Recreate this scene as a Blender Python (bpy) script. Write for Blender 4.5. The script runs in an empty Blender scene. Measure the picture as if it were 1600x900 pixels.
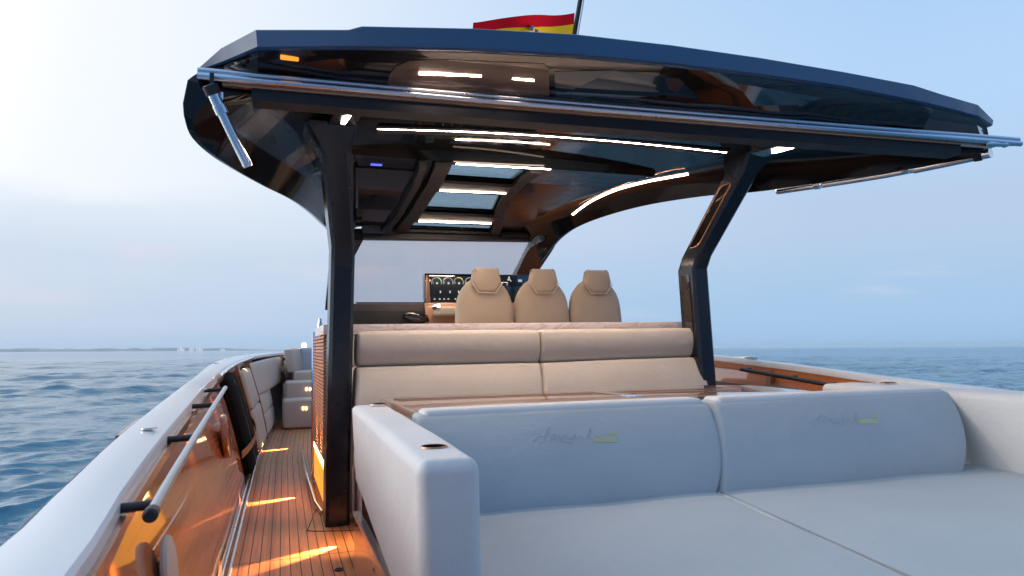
import bpy, bmesh, math, random
import numpy as np
from mathutils import Vector, Matrix, noise
random.seed(7); rng = np.random.default_rng(7)
R = math.radians
S = bpy.context.scene; C = S.collection

# ------------------------------------------------------------------ camera model (boat frame: X starboard, Y forward, Z up)
F = 1067.0; CX, CY = 800.0, 450.0
EYE = np.array([0, 0, .95])
def camrot(yaw, pitch, roll):
    cy, sy = math.cos(yaw), math.sin(yaw)
    fwd = np.array([sy*math.cos(pitch), cy*math.cos(pitch), math.sin(pitch)])
    r0 = np.array([cy, -sy, 0.]); u0 = np.cross(r0, fwd)
    r = math.cos(roll)*r0 + math.sin(roll)*u0; u = -math.sin(roll)*r0 + math.cos(roll)*u0
    return np.stack([r, u, -fwd], 1)
YAW = R(19.6276)
RB = camrot(YAW, R(4.7405), R(-1.1343))            # camera seen from the (slightly heeled) boat
RW = camrot(YAW, R(5.11), R(-.315))                # camera seen from the level sea
M3 = RW @ RB.T
def at(px, py, X=None, Y=None, Z=None):
    d = RB @ np.array([(px-CX)/F, -(py-CY)/F, -1.])
    t = (X-EYE[0])/d[0] if X is not None else (Y-EYE[1])/d[1] if Y is not None else (Z-EYE[2])/d[2]
    return Vector(EYE + d*t)

# ------------------------------------------------------------------ object helpers
def tag(o, label=None, cat=None, group=None, kind=None):
    if label: o['label'] = label
    if cat: o['category'] = cat
    if group: o['group'] = group
    if kind: o['kind'] = kind
    return o
def empty(name, loc, label, cat, group=None):
    o = bpy.data.objects.new(name, None); C.objects.link(o); o.location = loc
    o.empty_display_size = .1
    return tag(o, label, cat, group)
def rootloc(p):
    while p.parent: p = p.parent
    return Vector(p.location)
def obj(name, bm, mat, parent=None, smooth=35, loc=None):
    bmesh.ops.recalc_face_normals(bm, faces=bm.faces[:])
    L = rootloc(parent) if parent else (Vector(loc) if loc is not None else Vector((0, 0, 0)))
    bmesh.ops.translate(bm, verts=bm.verts[:], vec=-L)
    me = bpy.data.meshes.new(name); bm.to_mesh(me); bm.free()
    if smooth:
        me.polygons.foreach_set('use_smooth', [True]*len(me.polygons))
        me.set_sharp_from_angle(angle=R(smooth))
    if isinstance(mat, (list, tuple)):
        for m in mat: me.materials.append(m)
    else: me.materials.append(mat)
    o = bpy.data.objects.new(name, me); C.objects.link(o)
    if parent: o.parent = parent
    elif loc is not None: o.location = L
    return o
def copy_tree(o, parent=None):
    c = o.copy(); C.objects.link(c); c.parent = parent
    for ch in [k for k in bpy.data.objects if k.parent == o]: copy_tree(ch, c)
    return c

# ------------------------------------------------------------------ mesh helpers
def new(): return bmesh.new()
def hexa(bm, c8, bev=0, seg=2):
    """c8: bottom ring of 4 then top ring of 4"""
    v = [bm.verts.new(p) for p in c8]
    fs = [bm.faces.new([v[i] for i in q]) for q in ((3,2,1,0),(4,5,6,7),(0,1,5,4),(1,2,6,5),(2,3,7,6),(3,0,4,7))]
    if bev:
        es = list({e for f in fs for e in f.edges})
        bmesh.ops.bevel(bm, geom=es, offset=bev, segments=seg, affect='EDGES', profile=.5)
    return bm
def box(bm, x0, x1, y0, y1, z0, z1, bev=0, seg=2):
    return hexa(bm, [(x0,y0,z0),(x1,y0,z0),(x1,y1,z0),(x0,y1,z0),(x0,y0,z1),(x1,y0,z1),(x1,y1,z1),(x0,y1,z1)], bev, seg)
def frames(path, up=None):
    P = [Vector(p) for p in path]; out = []; prev = None
    for i, p in enumerate(P):
        t = (P[min(i+1, len(P)-1)] - P[max(i-1, 0)]).normalized()
        if up is not None: n = (Vector(up) - t*t.dot(Vector(up))).normalized()
        elif prev is None:
            a = Vector((0,0,1)) if abs(t.z) < .9 else Vector((1,0,0)); n = (a - t*t.dot(a)).normalized()
        else: n = (prev - t*t.dot(prev)).normalized()
        prev = n; out.append((p, t, n, t.cross(n)))
    return out
def sweep(bm, path, prof, up=None, cap=True):
    """prof: list of (a,b): a along the side vector, b along the normal; or a function of index"""
    rings = []
    for i, (p, t, n, s) in enumerate(frames(path, up)):
        pr = prof(i) if callable(prof) else prof
        rings.append([bm.verts.new(p + s*a + n*b) for a, b in pr])
    k = len(rings[0])
    for a, b in zip(rings, rings[1:]):
        for j in range(k): bm.faces.new((a[j], a[(j+1) % k], b[(j+1) % k], b[j]))
    if cap: bm.faces.new(rings[0][::-1]); bm.faces.new(rings[-1])
    return bm
def circ(r, n=12): return [(r*math.cos(2*math.pi*i/n), r*math.sin(2*math.pi*i/n)) for i in range(n)]
def tube(bm, path, r, n=14):
    if callable(r): return sweep(bm, path, lambda i: circ(r(i), n))
    return sweep(bm, path, circ(r, n))
def rect(w, h): return [(-w/2,-h/2),(w/2,-h/2),(w/2,h/2),(-w/2,h/2)]
def smoothpath(pts, n=6):
    P = [Vector(p) for p in pts]; out = []
    for i in range(len(P)-1):
        a, b, c, d = P[max(i-1,0)], P[i], P[i+1], P[min(i+2, len(P)-1)]
        for k in range(n):
            t = k/n
            out.append(.5*((2*b)+(c-a)*t+(2*a-5*b+4*c-d)*t*t+(-a+3*b-3*c+d)*t**3))
    return out + [P[-1]]
def lathe(bm, c, axis, prof, n=28):
    """prof: list of (radius, height along axis)"""
    ax = Vector(axis).normalized(); a = Vector((0,0,1)) if abs(ax.z) < .9 else Vector((1,0,0))
    u = ax.cross(a).normalized(); w = ax.cross(u); c = Vector(c); rings = []
    for r, h in prof:
        if r <= 1e-6: rings.append([bm.verts.new(c+ax*h)])
        else: rings.append([bm.verts.new(c+ax*h+u*r*math.cos(2*math.pi*i/n)+w*r*math.sin(2*math.pi*i/n)) for i in range(n)])
    for A, B in zip(rings, rings[1:]):
        for i in range(n):
            q = [A[i % len(A)], A[(i+1) % len(A)], B[(i+1) % len(B)], B[i % len(B)]]
            q = list(dict.fromkeys(q))
            if len(q) > 2: bm.faces.new(q)
    return bm
def prism(bm, pts, off, bev=0):
    """polygon extruded along a vector"""
    a = [bm.verts.new(p) for p in pts]; b = [bm.verts.new(Vector(p)+Vector(off)) for p in pts]; n = len(a)
    fs = [bm.faces.new(a), bm.faces.new(b[::-1])] + [bm.faces.new((a[i], b[i], b[(i+1) % n], a[(i+1) % n])) for i in range(n)]
    if bev: bmesh.ops.bevel(bm, geom=list({e for f in fs for e in f.edges}), offset=bev, segments=2, affect='EDGES', profile=.5)
    return bm
def grid(bm, rows, uvf=None):
    V = [[bm.verts.new(p) for p in r] for r in rows]
    for i in range(len(V)-1):
        for j in range(len(V[0])-1): bm.faces.new((V[i][j], V[i][j+1], V[i+1][j+1], V[i+1][j]))
    return bm
def soft(bm, c8, r=.04, bulge=.02, n=10, k=4, wob=0, seed=0, roll=0, endroll=0, peak=0.):
    """cushion: rounded box bent onto 8 corners (bottom 4, top 4), swollen in the middle of each face"""
    c8 = [Vector(p) for p in c8]
    L = [((c8[1]-c8[0]).length+(c8[6]-c8[7]).length)/2, ((c8[3]-c8[0]).length+(c8[6]-c8[5]).length)/2, ((c8[4]-c8[0]).length+(c8[6]-c8[2]).length)/2]
    r = min([r]+[l*.48 for l in L])
    def axis(l):
        inn = l/2-r
        e = [inn + r*math.tan(R(45)*(i/k)) for i in range(k+1)]
        m = [-inn + 2*inn*i/n for i in range(1, n)]
        return [-x for x in e[::-1]] + m + e
    A = [axis(l) for l in L]; cache = {}
    def vert(p):
        key = tuple(round(x, 6) for x in p)
        if key in cache: return cache[key]
        P = Vector(p); inner = Vector([max(-L[i]/2+r, min(L[i]/2-r, P[i])) for i in range(3)])
        d = P-inner
        if d.length > 1e-9: P = inner + d.normalized()*r
        q = [P[i]/(L[i]/2) for i in range(3)]
        for i in range(3):
            j, m = (i+1) % 3, (i+2) % 3
            w = (1-min(1, abs(q[j]))**3)*(1-min(1, abs(q[m]))**3)
            P[i] += math.copysign(bulge*w*abs(q[i])**4, q[i]) if L[i] > 0 else 0
        if roll: P[1] -= roll*max(0, 1-((q[2]-peak)/(1+abs(peak)))**2)*min(1, max(0, .5-q[1]*.5)*1.0)
        if endroll: P[0] += math.copysign(endroll*max(0, 1-(q[2]+.1)**2)*abs(q[0])**8, q[0])
        if wob:
            nn = noise.noise_vector(P*3.1+Vector((seed*7.3, seed*3.1, 0))); P += nn*wob+noise.noise_vector(P*11+Vector((seed, 0, 5)))*wob*.22
        u, v, w = [P[i]/L[i]+.5 for i in range(3)]
        b = (c8[0]*(1-u)+c8[1]*u)*(1-v)+(c8[3]*(1-u)+c8[2]*u)*v
        t = (c8[4]*(1-u)+c8[5]*u)*(1-v)+(c8[7]*(1-u)+c8[6]*u)*v
        cache[key] = bm.verts.new(b*(1-w)+t*w); return cache[key]
    for ax in range(3):
        j, m = (ax+1) % 3, (ax+2) % 3
        for sgn in (-1, 1):
            for a in range(len(A[j])-1):
                for b in range(len(A[m])-1):
                    q = []
                    for da, db in ((0,0),(1,0),(1,1),(0,1)):
                        p = [0,0,0]; p[ax] = sgn*L[ax]/2; p[j] = A[j][a+da]; p[m] = A[m][b+db]; q.append(vert(p))
                    q = list(dict.fromkeys(q))
                    if len(q) > 2:
                        try: bm.faces.new(q if sgn > 0 else q[::-1])
                        except ValueError: pass
    return bm
def sbox(x0, x1, y0, y1, z0, z1): return [(x0,y0,z0),(x1,y0,z0),(x1,y1,z0),(x0,y1,z0),(x0,y0,z1),(x1,y0,z1),(x1,y1,z1),(x0,y1,z1)]

# ------------------------------------------------------------------ materials
class NT:
    def __init__(s, name):
        s.m = bpy.data.materials.new(name); s.m.use_nodes = True; s.t = s.m.node_tree; s.n = s.t.nodes; s.b = s.n['Principled BSDF']; s.out = s.n['Material Output']
    def add(s, typ, **k):
        n = s.n.new(typ)
        for a, b in k.items():
            if a.startswith('i_'):
                n.inputs[a[2:].replace('_', ' ')].default_value = b
            else: setattr(n, a, b)
        return n
    def link(s, a, b): s.t.links.new(a, b)
    def set(s, **k):
        for a, b in k.items(): s.b.inputs[a.replace('_', ' ')].default_value = b
    def coords(s, kind='Object', scale=(1,1,1)):
        tc = s.add('ShaderNodeTexCoord'); mp = s.add('ShaderNodeMapping'); mp.inputs['Scale'].default_value = scale
        s.link(tc.outputs[kind], mp.inputs[0]); return mp.outputs[0]
    def noise(s, vec, scale, detail=4, rough=.55, dist=0):
        n = s.add('ShaderNodeTexNoise'); n.inputs['Scale'].default_value = scale; n.inputs['Detail'].default_value = detail
        n.inputs['Roughness'].default_value = rough; n.inputs['Distortion'].default_value = dist
        if vec is not None: s.link(vec, n.inputs['Vector'])
        return n.outputs[0]
    def ramp(s, fac, stops):
        r = s.add('ShaderNodeValToRGB'); e = r.color_ramp.elements
        while len(e) > 1: e.remove(e[-1])
        for i, (p, c) in enumerate(stops):
            el = e[0] if i == 0 else e.new(p)
            el.position = p; el.color = (*c, 1) if len(c) == 3 else c
        s.link(fac, r.inputs[0]); return r.outputs[0]
    def bump(s, h, strength=.2, dist=.01):
        b = s.add('ShaderNodeBump'); b.inputs['Strength'].default_value = strength; b.inputs['Distance'].default_value = dist
        s.link(h, b.inputs['Height']); s.link(b.outputs[0], s.b.inputs['Normal']); return b
    def math(s, op, a, b=None, c=None):
        m = s.add('ShaderNodeMath', operation=op)
        for i, x in enumerate((a, b, c)):
            if x is None: continue
            if isinstance(x, (int, float)): m.inputs[i].default_value = x
            else: s.link(x, m.inputs[i])
        return m.outputs[0]
def simple(name, col, rough=.5, metal=0, coat=0, coatr=.03, var=.12, vscale=3, bump=0, bscale=300, spec=.5):
    n = NT(name); v = n.coords()
    f = n.noise(v, vscale, 5)
    n.link(n.ramp(f, [(.3, [c*(1-var) for c in col]), (.7, [min(1, c*(1+var)) for c in col])]), n.b.inputs['Base Color'])
    n.link(n.ramp(n.noise(v, vscale*4, 6), [(.3, [max(0, rough-(.01 if metal else .05))]*3), (.75, [min(1, rough+(.02 if metal else .07))]*3)]), n.b.inputs['Roughness'])
    n.set(Metallic=metal, Coat_Weight=coat, Coat_Roughness=coatr, Specular_IOR_Level=spec)
    if bump: n.bump(n.noise(v, bscale, 3), bump, .002)
    return n.m
def fabric(name, col, rough=.62, grain=420, var=.05):
    """upholstery vinyl / canvas: fine pebble plus slow creases"""
    n = NT(name); v = n.coords()
    n.link(n.ramp(n.noise(v, 2.2, 5, .6), [(.3, [c*(1-var) for c in col]), (.72, [c*(1+var) for c in col])]), n.b.inputs['Base Color'])
    vo = n.add('ShaderNodeTexVoronoi'); vo.inputs['Scale'].default_value = grain; n.link(v, vo.inputs['Vector'])
    h = n.math('ADD', n.math('MULTIPLY', vo.outputs['Distance'], .35), n.math('MULTIPLY', n.noise(v, 5, 4, .6, .8), 9.))
    n.bump(h, .35, .0022); n.set(Roughness=rough, Sheen_Weight=.12, Sheen_Roughness=.4, Specular_IOR_Level=.4)
    return n.m
def emit(name, col, strength):
    n = NT(name); n.set(Base_Color=(*[c*.5 for c in col], 1), Emission_Color=(*col, 1), Emission_Strength=strength, Roughness=.4); return n.m
M = {}
M['gelcoat'] = simple('white_gelcoat', (.62, .63, .64), .38, coat=.25, coatr=.12, var=.03, vscale=1.5)
M['sunpad'] = fabric('pale_grey_vinyl', (.35, .385, .40))
M['armvinyl'] = fabric('white_vinyl', (.56, .55, .535))
M['sofa'] = fabric('beige_vinyl', (.575, .495, .395))
M['seat'] = fabric('tan_leather', (.345, .275, .20))
M['bowvinyl'] = fabric('taupe_vinyl', (.56, .43, .34))
M['bowlight'] = fabric('light_grey_vinyl', (.50, .50, .52))
M['canvas'] = simple('black_canvas', (.005, .005, .006), .9, spec=.1, var=.3, vscale=8, bump=.4, bscale=500)
M['strap'] = simple('tan_strap', (.36, .19, .09), .6, bump=.3, bscale=400)
M['gloss'] = simple('piano_black', (.006, .0055, .0055), .05, coat=1, coatr=.015, var=.2)
M['ceil'] = simple('black_headliner', (.005, .0048, .005), .06, coat=.06, coatr=.02, var=.2, spec=.18)
M['headliner'] = simple('satin_headliner', (.003, .003, .0035), .16, var=.25, spec=.12)
M['archgloss'] = simple('arch_black', (.006, .006, .0065), .10, coat=.15, coatr=.03, var=.2, spec=.2)
M['brownglass'] = simple('smoked_gloss', (.012, .0085, .0075), .05, spec=.3, coat=.35, coatr=.01, var=.25, vscale=1.2)
M['pillar'] = simple('satin_navy_black', (.006, .008, .013), .24, spec=.35, coat=.25, coatr=.12, var=.2, vscale=4)
M['navy'] = simple('matte_navy', (.012, .060, .135), .42, var=.08, vscale=2)
M['matt'] = simple('matt_black', (.006, .006, .007), .6, var=.2)
M['void'] = simple('black_well', (.004,.004,.004), .9, spec=0)
M['rubber'] = simple('black_rubber', (.012, .012, .013), .55, var=.2)
M['chrome'] = simple('polished_steel', (.78, .79, .80), .10, metal=1, var=.04, vscale=9)
M['brushed'] = simple('brushed_steel', (.66, .68, .71), .28, metal=1, var=.02, vscale=5)
M['bronze'] = simple('bronze_lacquer', (.42, .19, .09), .25, metal=.6, coat=.6, var=.1)
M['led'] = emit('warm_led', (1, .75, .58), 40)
M['ledw'] = emit('white_led', (1, .78, .64), 45)
M['amber'] = emit('amber_lamp', (1, .38, .04), 1.0)
M['amberhot'] = emit('amber_lamp_hot', (1, .60, .22), 10)
M['blueled'] = emit('blue_led', (.12, .15, 1), 1.2)
M['step_led'] = emit('step_lamp', (1, .66, .24), 9)
M['whitelamp'] = emit('white_lamp', (1, .95, .88), 60)
M['reflbronze'] = simple('bronze_reflection', (.10, .055, .038), .30, metal=.2, coat=.4, var=.25, vscale=5)
M['reflblue'] = simple('blue_reflection', (.012, .035, .055), .06, coat=1, var=.3, vscale=2)
def m_varnish(name, a, b, c, rough=.1, coat=1., gscale=(1.2, 1.2, 1.2), stretch='Y'):
    n = NT(name)
    sc = {'Y': (16, .9, 16), 'Z': (16, 16, .9), 'X': (.9, 16, 16)}[stretch]
    v = n.coords(scale=sc)
    f = n.noise(v, 2.2, 8, .62, .9)
    col = n.ramp(f, [(.25, a), (.5, b), (.75, c)])
    n.link(col, n.b.inputs['Base Color'])
    n.set(Roughness=rough+.25, Coat_Weight=coat, Coat_Roughness=rough*.25, Coat_IOR=1.5)
    w = n.coords()
    n.bump(n.noise(w, 2.5, 3), .05, .012); n.b.inputs['Normal'].links
    return n.m
M['varnish'] = m_varnish('varnished_teak', (.32, .082, .018), (.48, .14, .034), (.58, .20, .06))
M['varnishz'] = m_varnish('varnished_teak_upright', (.15, .055, .022), (.25, .098, .04), (.34, .145, .062), stretch='Z')
M['tabletop'] = m_varnish('table_veneer', (.26, .14, .09), (.33, .19, .125), (.40, .24, .165), rough=.04, stretch='X')
M['slat'] = m_varnish('teak_slat', (.26, .085, .028), (.42, .15, .05), (.52, .21, .08), rough=.4, coat=.3)
def m_deck():
    n = NT('teak_deck'); uv = n.add('ShaderNodeUVMap'); sp = n.add('ShaderNodeSeparateXYZ'); n.link(uv.outputs[0], sp.inputs[0])
    pw = .043; q = n.math('DIVIDE', sp.outputs[0], pw); fr = n.math('FRACT', q); fl = n.math('FLOOR', q)
    seam = n.math('LESS_THAN', n.math('ABSOLUTE', n.math('SUBTRACT', fr, .5)), .052)
    wn = n.add('ShaderNodeTexWhiteNoise', noise_dimensions='1D'); n.link(fl, wn.inputs['W'])
    comb = n.add('ShaderNodeCombineXYZ'); n.link(n.math('MULTIPLY', sp.outputs[0], 55), comb.inputs[0]); n.link(n.math('MULTIPLY', sp.outputs[1], 2.2), comb.inputs[1]); n.link(wn.outputs['Value'], comb.inputs[2])
    g = n.noise(comb.outputs[0], 1.5, 8, .65, .4)
    wood = n.ramp(g, [(.25, (.35, .125, .055)), (.55, (.49, .19, .085)), (.8, (.58, .25, .12))])
    hs = n.add('ShaderNodeHueSaturation'); n.link(wood, hs.inputs['Color']); n.link(n.math('ADD', n.math('MULTIPLY', wn.outputs['Value'], .34), .83), hs.inputs['Value'])
    tr = n.math('LESS_THAN', n.math('ABSOLUTE', n.math('SUBTRACT', sp.outputs[1], 3.36)), .0035)
    seam = n.math('MAXIMUM', seam, tr)
    mx = n.add('ShaderNodeMix', data_type='RGBA'); n.link(seam, mx.inputs[0]); n.link(hs.outputs[0], mx.inputs[6]); mx.inputs[7].default_value = (.012, .009, .008, 1)
    n.link(mx.outputs[2], n.b.inputs['Base Color'])
    h = n.math('SUBTRACT', n.math('MULTIPLY', g, .3), seam); n.bump(h, .4, .0015)
    n.set(Roughness=.5, Specular_IOR_Level=.25); return n.m
M['deck'] = m_deck()
def m_marble():
    n = NT('veined_stone'); v = n.coords(scale=(1.2, 5, 5))
    w = n.noise(v, 1.6, 9, .65, 1.8)
    n.link(n.ramp(w, [(.25, (.74, .61, .53)), (.47, (.80, .68, .60)), (.5, (.60, .44, .35)), (.53, (.80, .67, .59)), (.8, (.82, .72, .65))]), n.b.inputs['Base Color'])
    n.set(Roughness=.25, Coat_Weight=.4); return n.m
M['marble'] = m_marble()
def m_glass(name, tint, gl=.06, diff=None, amt=0):
    n = NT(name); tr = n.add('ShaderNodeBsdfTransparent'); tr.inputs[0].default_value = (*tint, 1)
    g = n.add('ShaderNodeBsdfGlossy'); g.inputs['Roughness'].default_value = .03
    fr = n.add('ShaderNodeFresnel'); fr.inputs[0].default_value = 1.45
    mx = n.add('ShaderNodeMixShader'); n.link(n.math('MULTIPLY', fr.outputs[0], gl), mx.inputs[0]); n.link(tr.outputs[0], mx.inputs[1]); n.link(g.outputs[0], mx.inputs[2])
    last = mx.outputs[0]
    if diff:
        d = n.add('ShaderNodeBsdfDiffuse'); d.inputs[0].default_value = (*diff, 1)
        tl = n.add('ShaderNodeBsdfTranslucent'); tl.inputs[0].default_value = (*diff, 1)
        a = n.add('ShaderNodeMixShader'); a.inputs[0].default_value = .6; n.link(d.outputs[0], a.inputs[1]); n.link(tl.outputs[0], a.inputs[2])
        m2 = n.add('ShaderNodeMixShader'); m2.inputs[0].default_value = amt; n.link(last, m2.inputs[1]); n.link(a.outputs[0], m2.inputs[2]); last = m2.outputs[0]
    n.link(last, n.out.inputs[0]); n.n.remove(n.b); return n.m
M['skylight'] = m_glass('blue_tinted_glass', (.66, .75, .79), .4)
M['windscreen'] = m_glass('grey_tinted_glass', (.94, .92, .925), .25, (.6, .57, .6), .06)
def m_flag():
    n = NT('flag_cloth'); uv = n.add('ShaderNodeUVMap'); sp = n.add('ShaderNodeSeparateXYZ'); n.link(uv.outputs[0], sp.inputs[0])
    r = n.add('ShaderNodeValToRGB'); r.color_ramp.interpolation = 'CONSTANT'; e = r.color_ramp.elements
    e[0].position = 0; e[0].color = (.55, .01, .02, 1); e[1].position = .25; e[1].color = (.85, .50, .03, 1); k = e.new(.74); k.color = (.55, .01, .02, 1)
    n.link(sp.outputs[1], r.inputs[0])
    d = n.add('ShaderNodeBsdfDiffuse'); t = n.add('ShaderNodeBsdfTranslucent'); n.link(r.outputs[0], d.inputs[0]); n.link(r.outputs[0], t.inputs[0])
    mx = n.add('ShaderNodeMixShader'); mx.inputs[0].default_value = .55; n.link(d.outputs[0], mx.inputs[1]); n.link(t.outputs[0], mx.inputs[2]); n.link(mx.outputs[0], n.out.inputs[0]); n.n.remove(n.b); return n.m
M['flag'] = m_flag()
M['crest'] = simple('crest_print', (.20, .28, .40), .8); M['crestred'] = simple('crest_print_red', (.4, .06, .05), .8)
M['screen'] = simple('dark_display', (.012, .018, .026), .3, spec=.2, var=.1)
M['gdim'] = emit('dial_grey', (.55, .62, .66), .55); M['ggreen'] = emit('dial_green', (.2, .8, .25), .8); M['gyel'] = emit('dial_yellow', (.75, .75, .15), .7); M['gcyan'] = emit('dial_cyan', (.2, .65, .75), .7)
M['thread'] = simple('grey_thread', (.345, .37, .375), .8); M['threadyel'] = simple('yellow_thread', (.42, .43, .25), .8)
M['coast'] = simple('haze_tinted_land', (.24, .28, .30), .95, var=.3, vscale=.004)  # land colour shifted bluish to carry part of the distance haze
M['render'] = emit('self_lit_render', (1, .97, .93), .55)  # walls given a faint glow of their own so they show white

# ------------------------------------------------------------------ BOAT: hull, gunwales, bulwarks, deck
XC = 1.565
boat = empty('motor_boat', (XC, 3.5, 0), 'open motor yacht with white gunwales, varnished teak sides and black hardtop', 'boat')
gin = [Vector((-.24, -2.0, .56)), Vector((-.255, -.5, .585))] + [at(110,900,Z=.63), at(200,760,Z=.66), at(270,665,Z=.70), at(330,595,Z=.77), at(360,570,Z=.83), at(400,556,Z=.875), at(446,549.5,Z=.915)]
gout = [Vector((-.42, -2.0, .56)), Vector((-.425, -.5, .585))] + [at(0,845,Z=.636), at(60,790,Z=.655), at(110,745,Z=.675), at(200,665,Z=.715), at(300,590,Z=.795), at(342,562.5,Z=.855), at(390,552.5,Z=.89), at(446,548.2,Z=.92)]
def curve(pts):
    P = smoothpath(pts, 8); y = [p.y for p in P]; o = np.argsort(y)
    return np.array(y)[o], np.array([p.x for p in P])[o], np.array([p.z for p in P])[o]
GI, GO = curve(gin), curve(gout)
YMAX = min(GI[0][-1], GO[0][-1])
def gi(y): return float(np.interp(y, GI[0], GI[1])), float(np.interp(y, GI[0], GI[2]))
def go(y): return float(np.interp(y, GO[0], GO[1])), float(np.interp(y, GO[0], GO[2]))
cy = [-2.0, 3.22, 4.26, 6.37, 8.19, 11.5, 14]; cxs = [-.195, -.182, -.162, -.121, -.025, .199, .55]
def xb(y): return float(np.interp(y, cy, cxs))
def bul(y, t, off=0):
    x0, (x1, z1) = xb(y), gi(y)
    x1 -= .012
    return Vector((x0+(x1-x0)*t**1.3+off, y, .015+(z1-.05)*t))
def on_bul(px, py):
    lo, hi = .2, 20.
    d = Vector(RB @ np.array([(px-CX)/F, -(py-CY)/F, -1.])); e = Vector(EYE)
    for k in range(60):
        m = (lo+hi)/2; p = e+d*m; x1, z1 = gi(p.y); t = max(0, min(1, (p.z-.015)/(z1-.05)))
        if p.x > bul(p.y, t).x: lo = m
        else: hi = m
    return p.y, t
ys = np.concatenate([np.linspace(-2, 1, 10), np.linspace(1.2, 7, 40), np.linspace(7.3, YMAX, 16)])
def mir(v): return Vector((2*XC-v[0], v[1], v[2]))
sz_y = [-2, 2.38, 3.12, 3.91, 4.8, 7, 10, 14]; sz_z = [.58, .665, .708, .768, .825, .88, .92, .95]
def szf(y): return float(np.interp(y, sz_y, sz_z))
def capsec(a, b):
    # rounded plank section from inner edge a to outer edge b
    t = .035
    return [a+Vector((0,0,-t)), a+Vector((0,0,-.008)), a.lerp(b,.05)+Vector((0,0,.002)), a.lerp(b,.35)+Vector((0,0,.007)), a.lerp(b,.7)+Vector((0,0,.006)), a.lerp(b,.94)+Vector((0,0,-.003)), b+Vector((0,0,-.014)), b+Vector((0,0,-t-.01))]
def ring_loft(rings, cap=True):
    bm = new(); V = [[bm.verts.new(p) for p in r] for r in rings]; k = len(V[0])
    for a, b in zip(V, V[1:]):
        for j in range(k): bm.faces.new((a[j], a[(j+1) % k], b[(j+1) % k], b[j]))
    if cap: bm.faces.new(V[0][::-1]); bm.faces.new(V[-1])
    return bm
prt, stb = [], []
for y in ys:
    xi, zi = gi(y); xo, zo = go(y)
    a, b = Vector((xi, y, zi)), Vector((xo, y, zo)); prt.append(capsec(a, b))
    z = szf(y); stb.append(capsec(Vector((2*XC-xi, y, z)), Vector((2*XC-xo, y, z))))
gp = obj('gunwale', ring_loft(prt), M['gelcoat'], boat); gs = obj('gunwale', ring_loft(stb), M['gelcoat'], boat)
gp['label'] = 'broad white gunwale running forward on the near port side'; gs['label'] = 'white gunwale on the far starboard side'
# bow closing piece and hull skin
def hull_rows():
    rows = []
    for y in list(ys):
        xo, zo = go(y); fl = .10+.25*max(0, (y-5)/6)
        rows.append((xo, y, zo, fl))
    return rows
bm = new(); L, Rr = [], []
for xo, y, zo, fl in hull_rows():
    L.append([Vector((xo-.012, y, zo-.02)), Vector((xo-.03, y, zo-.10)), Vector((xo-.012, y, zo-.13)), Vector((xo+fl, y, -.25)), Vector((xo+fl*1.8+.1, y, -.9))])
    z = szf(y); Rr.append([Vector((2*XC-p.x, y, p.z if k > 2 else p.z-zo+z)) for k, p in enumerate(L[-1])])
grid(bm, L); grid(bm, Rr)
bx = [bm.verts.new(p) for p in L[-1]]; by = [bm.verts.new(p) for p in Rr[-1]]; tip = [bm.verts.new(Vector((XC, YMAX+2.6, p.z))) for p in L[-1]]
for j in range(4): bm.faces.new((bx[j], tip[j], tip[j+1], bx[j+1])); bm.faces.new((by[j], by[j+1], tip[j+1], tip[j]))
sa = [bm.verts.new(p) for p in L[0]]; sb = [bm.verts.new(p) for p in Rr[0]]
for j in range(4): bm.faces.new((sa[j], sb[j], sb[j+1], sa[j+1]))
obj('hull', bm, M['gelcoat'], boat)
bm = new(); a, b = L[-1][0], Rr[-1][0]
prism(bm, [a+Vector((0,0,.014)), b+Vector((0,0,.014)), Vector((XC, YMAX+2.6, a.z+.05))], (0,0,-.05)); obj('foredeck', bm, M['gelcoat'], boat)

# teak deck, UV u = metres from the port edge (planks follow the hull side), v = metres forward
bm = new(); uvl = bm.loops.layers.uv.new('UVMap')
dys = np.linspace(-1.98, YMAX-.05, 70); dus = [0, .15, .3, .6, 1.2, 2.0, 2.6]; rows = []
for y in dys:
    w = 2*(XC-xb(y)); r = []
    for u in dus[:-1]+[None]:
        uu = w if u is None else min(u, w)
        r.append((Vector((xb(y)+uu, y, 0)), uu, y))
    rows.append(r)
V = [[bm.verts.new(q[0]) for q in r] for r in rows]
for i in range(len(V)-1):
    for j in range(len(V[0])-1):
        f = bm.faces.new((V[i][j], V[i][j+1], V[i+1][j+1], V[i+1][j]))
        for lp, (a, b) in zip(f.loops, ((i,j),(i,j+1),(i+1,j+1),(i+1,j))): lp[uvl].uv = (rows[a][b][1], rows[a][b][2])
obj('teak_deck', bm, M['deck'], boat)

# port bulwark: varnished panels with two openings (near locker, fender niche)
ya, ta = on_bul(350, 612); yb, tb = on_bul(384, 735)
FY0, FY1 = 5.15, 6.55
NY0, NY1 = .55, 1.42
def panel(y0, y1, t0=0., t1=1., n=10, off=0, hole=None):
    bm = new(); Y = np.linspace(y0, y1, n); T = np.linspace(t0, t1, 9)
    grid(bm, [[bul(y, t, off) for t in T] for y in Y]); return bm
def niche(bm, y0, y1, t0, t1, depth, n=6):
    Y = np.linspace(y0, y1, n)
    grid(bm, [[bul(y, t0), bul(y, t0)+Vector((-depth,0,0)), bul(y, t1)+Vector((-depth,0,0)), bul(y, t1)] for y in Y])
    for y in (y0, y1):
        q = [bul(y, t0), bul(y, t0)+Vector((-depth,0,0)), bul(y, t1)+Vector((-depth,0,0)), bul(y, t1)]
        bm.faces.new([bm.verts.new(p) for p in q])
    return bm
bw = obj('bulwark', panel(NY1, FY0, n=24), M['varnish'], boat); bw['label'] = 'mirror-varnished teak side panel reflecting the deck'
obj('bulwark', panel(-1.95, NY0, n=8), M['varnish'], boat)
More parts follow.
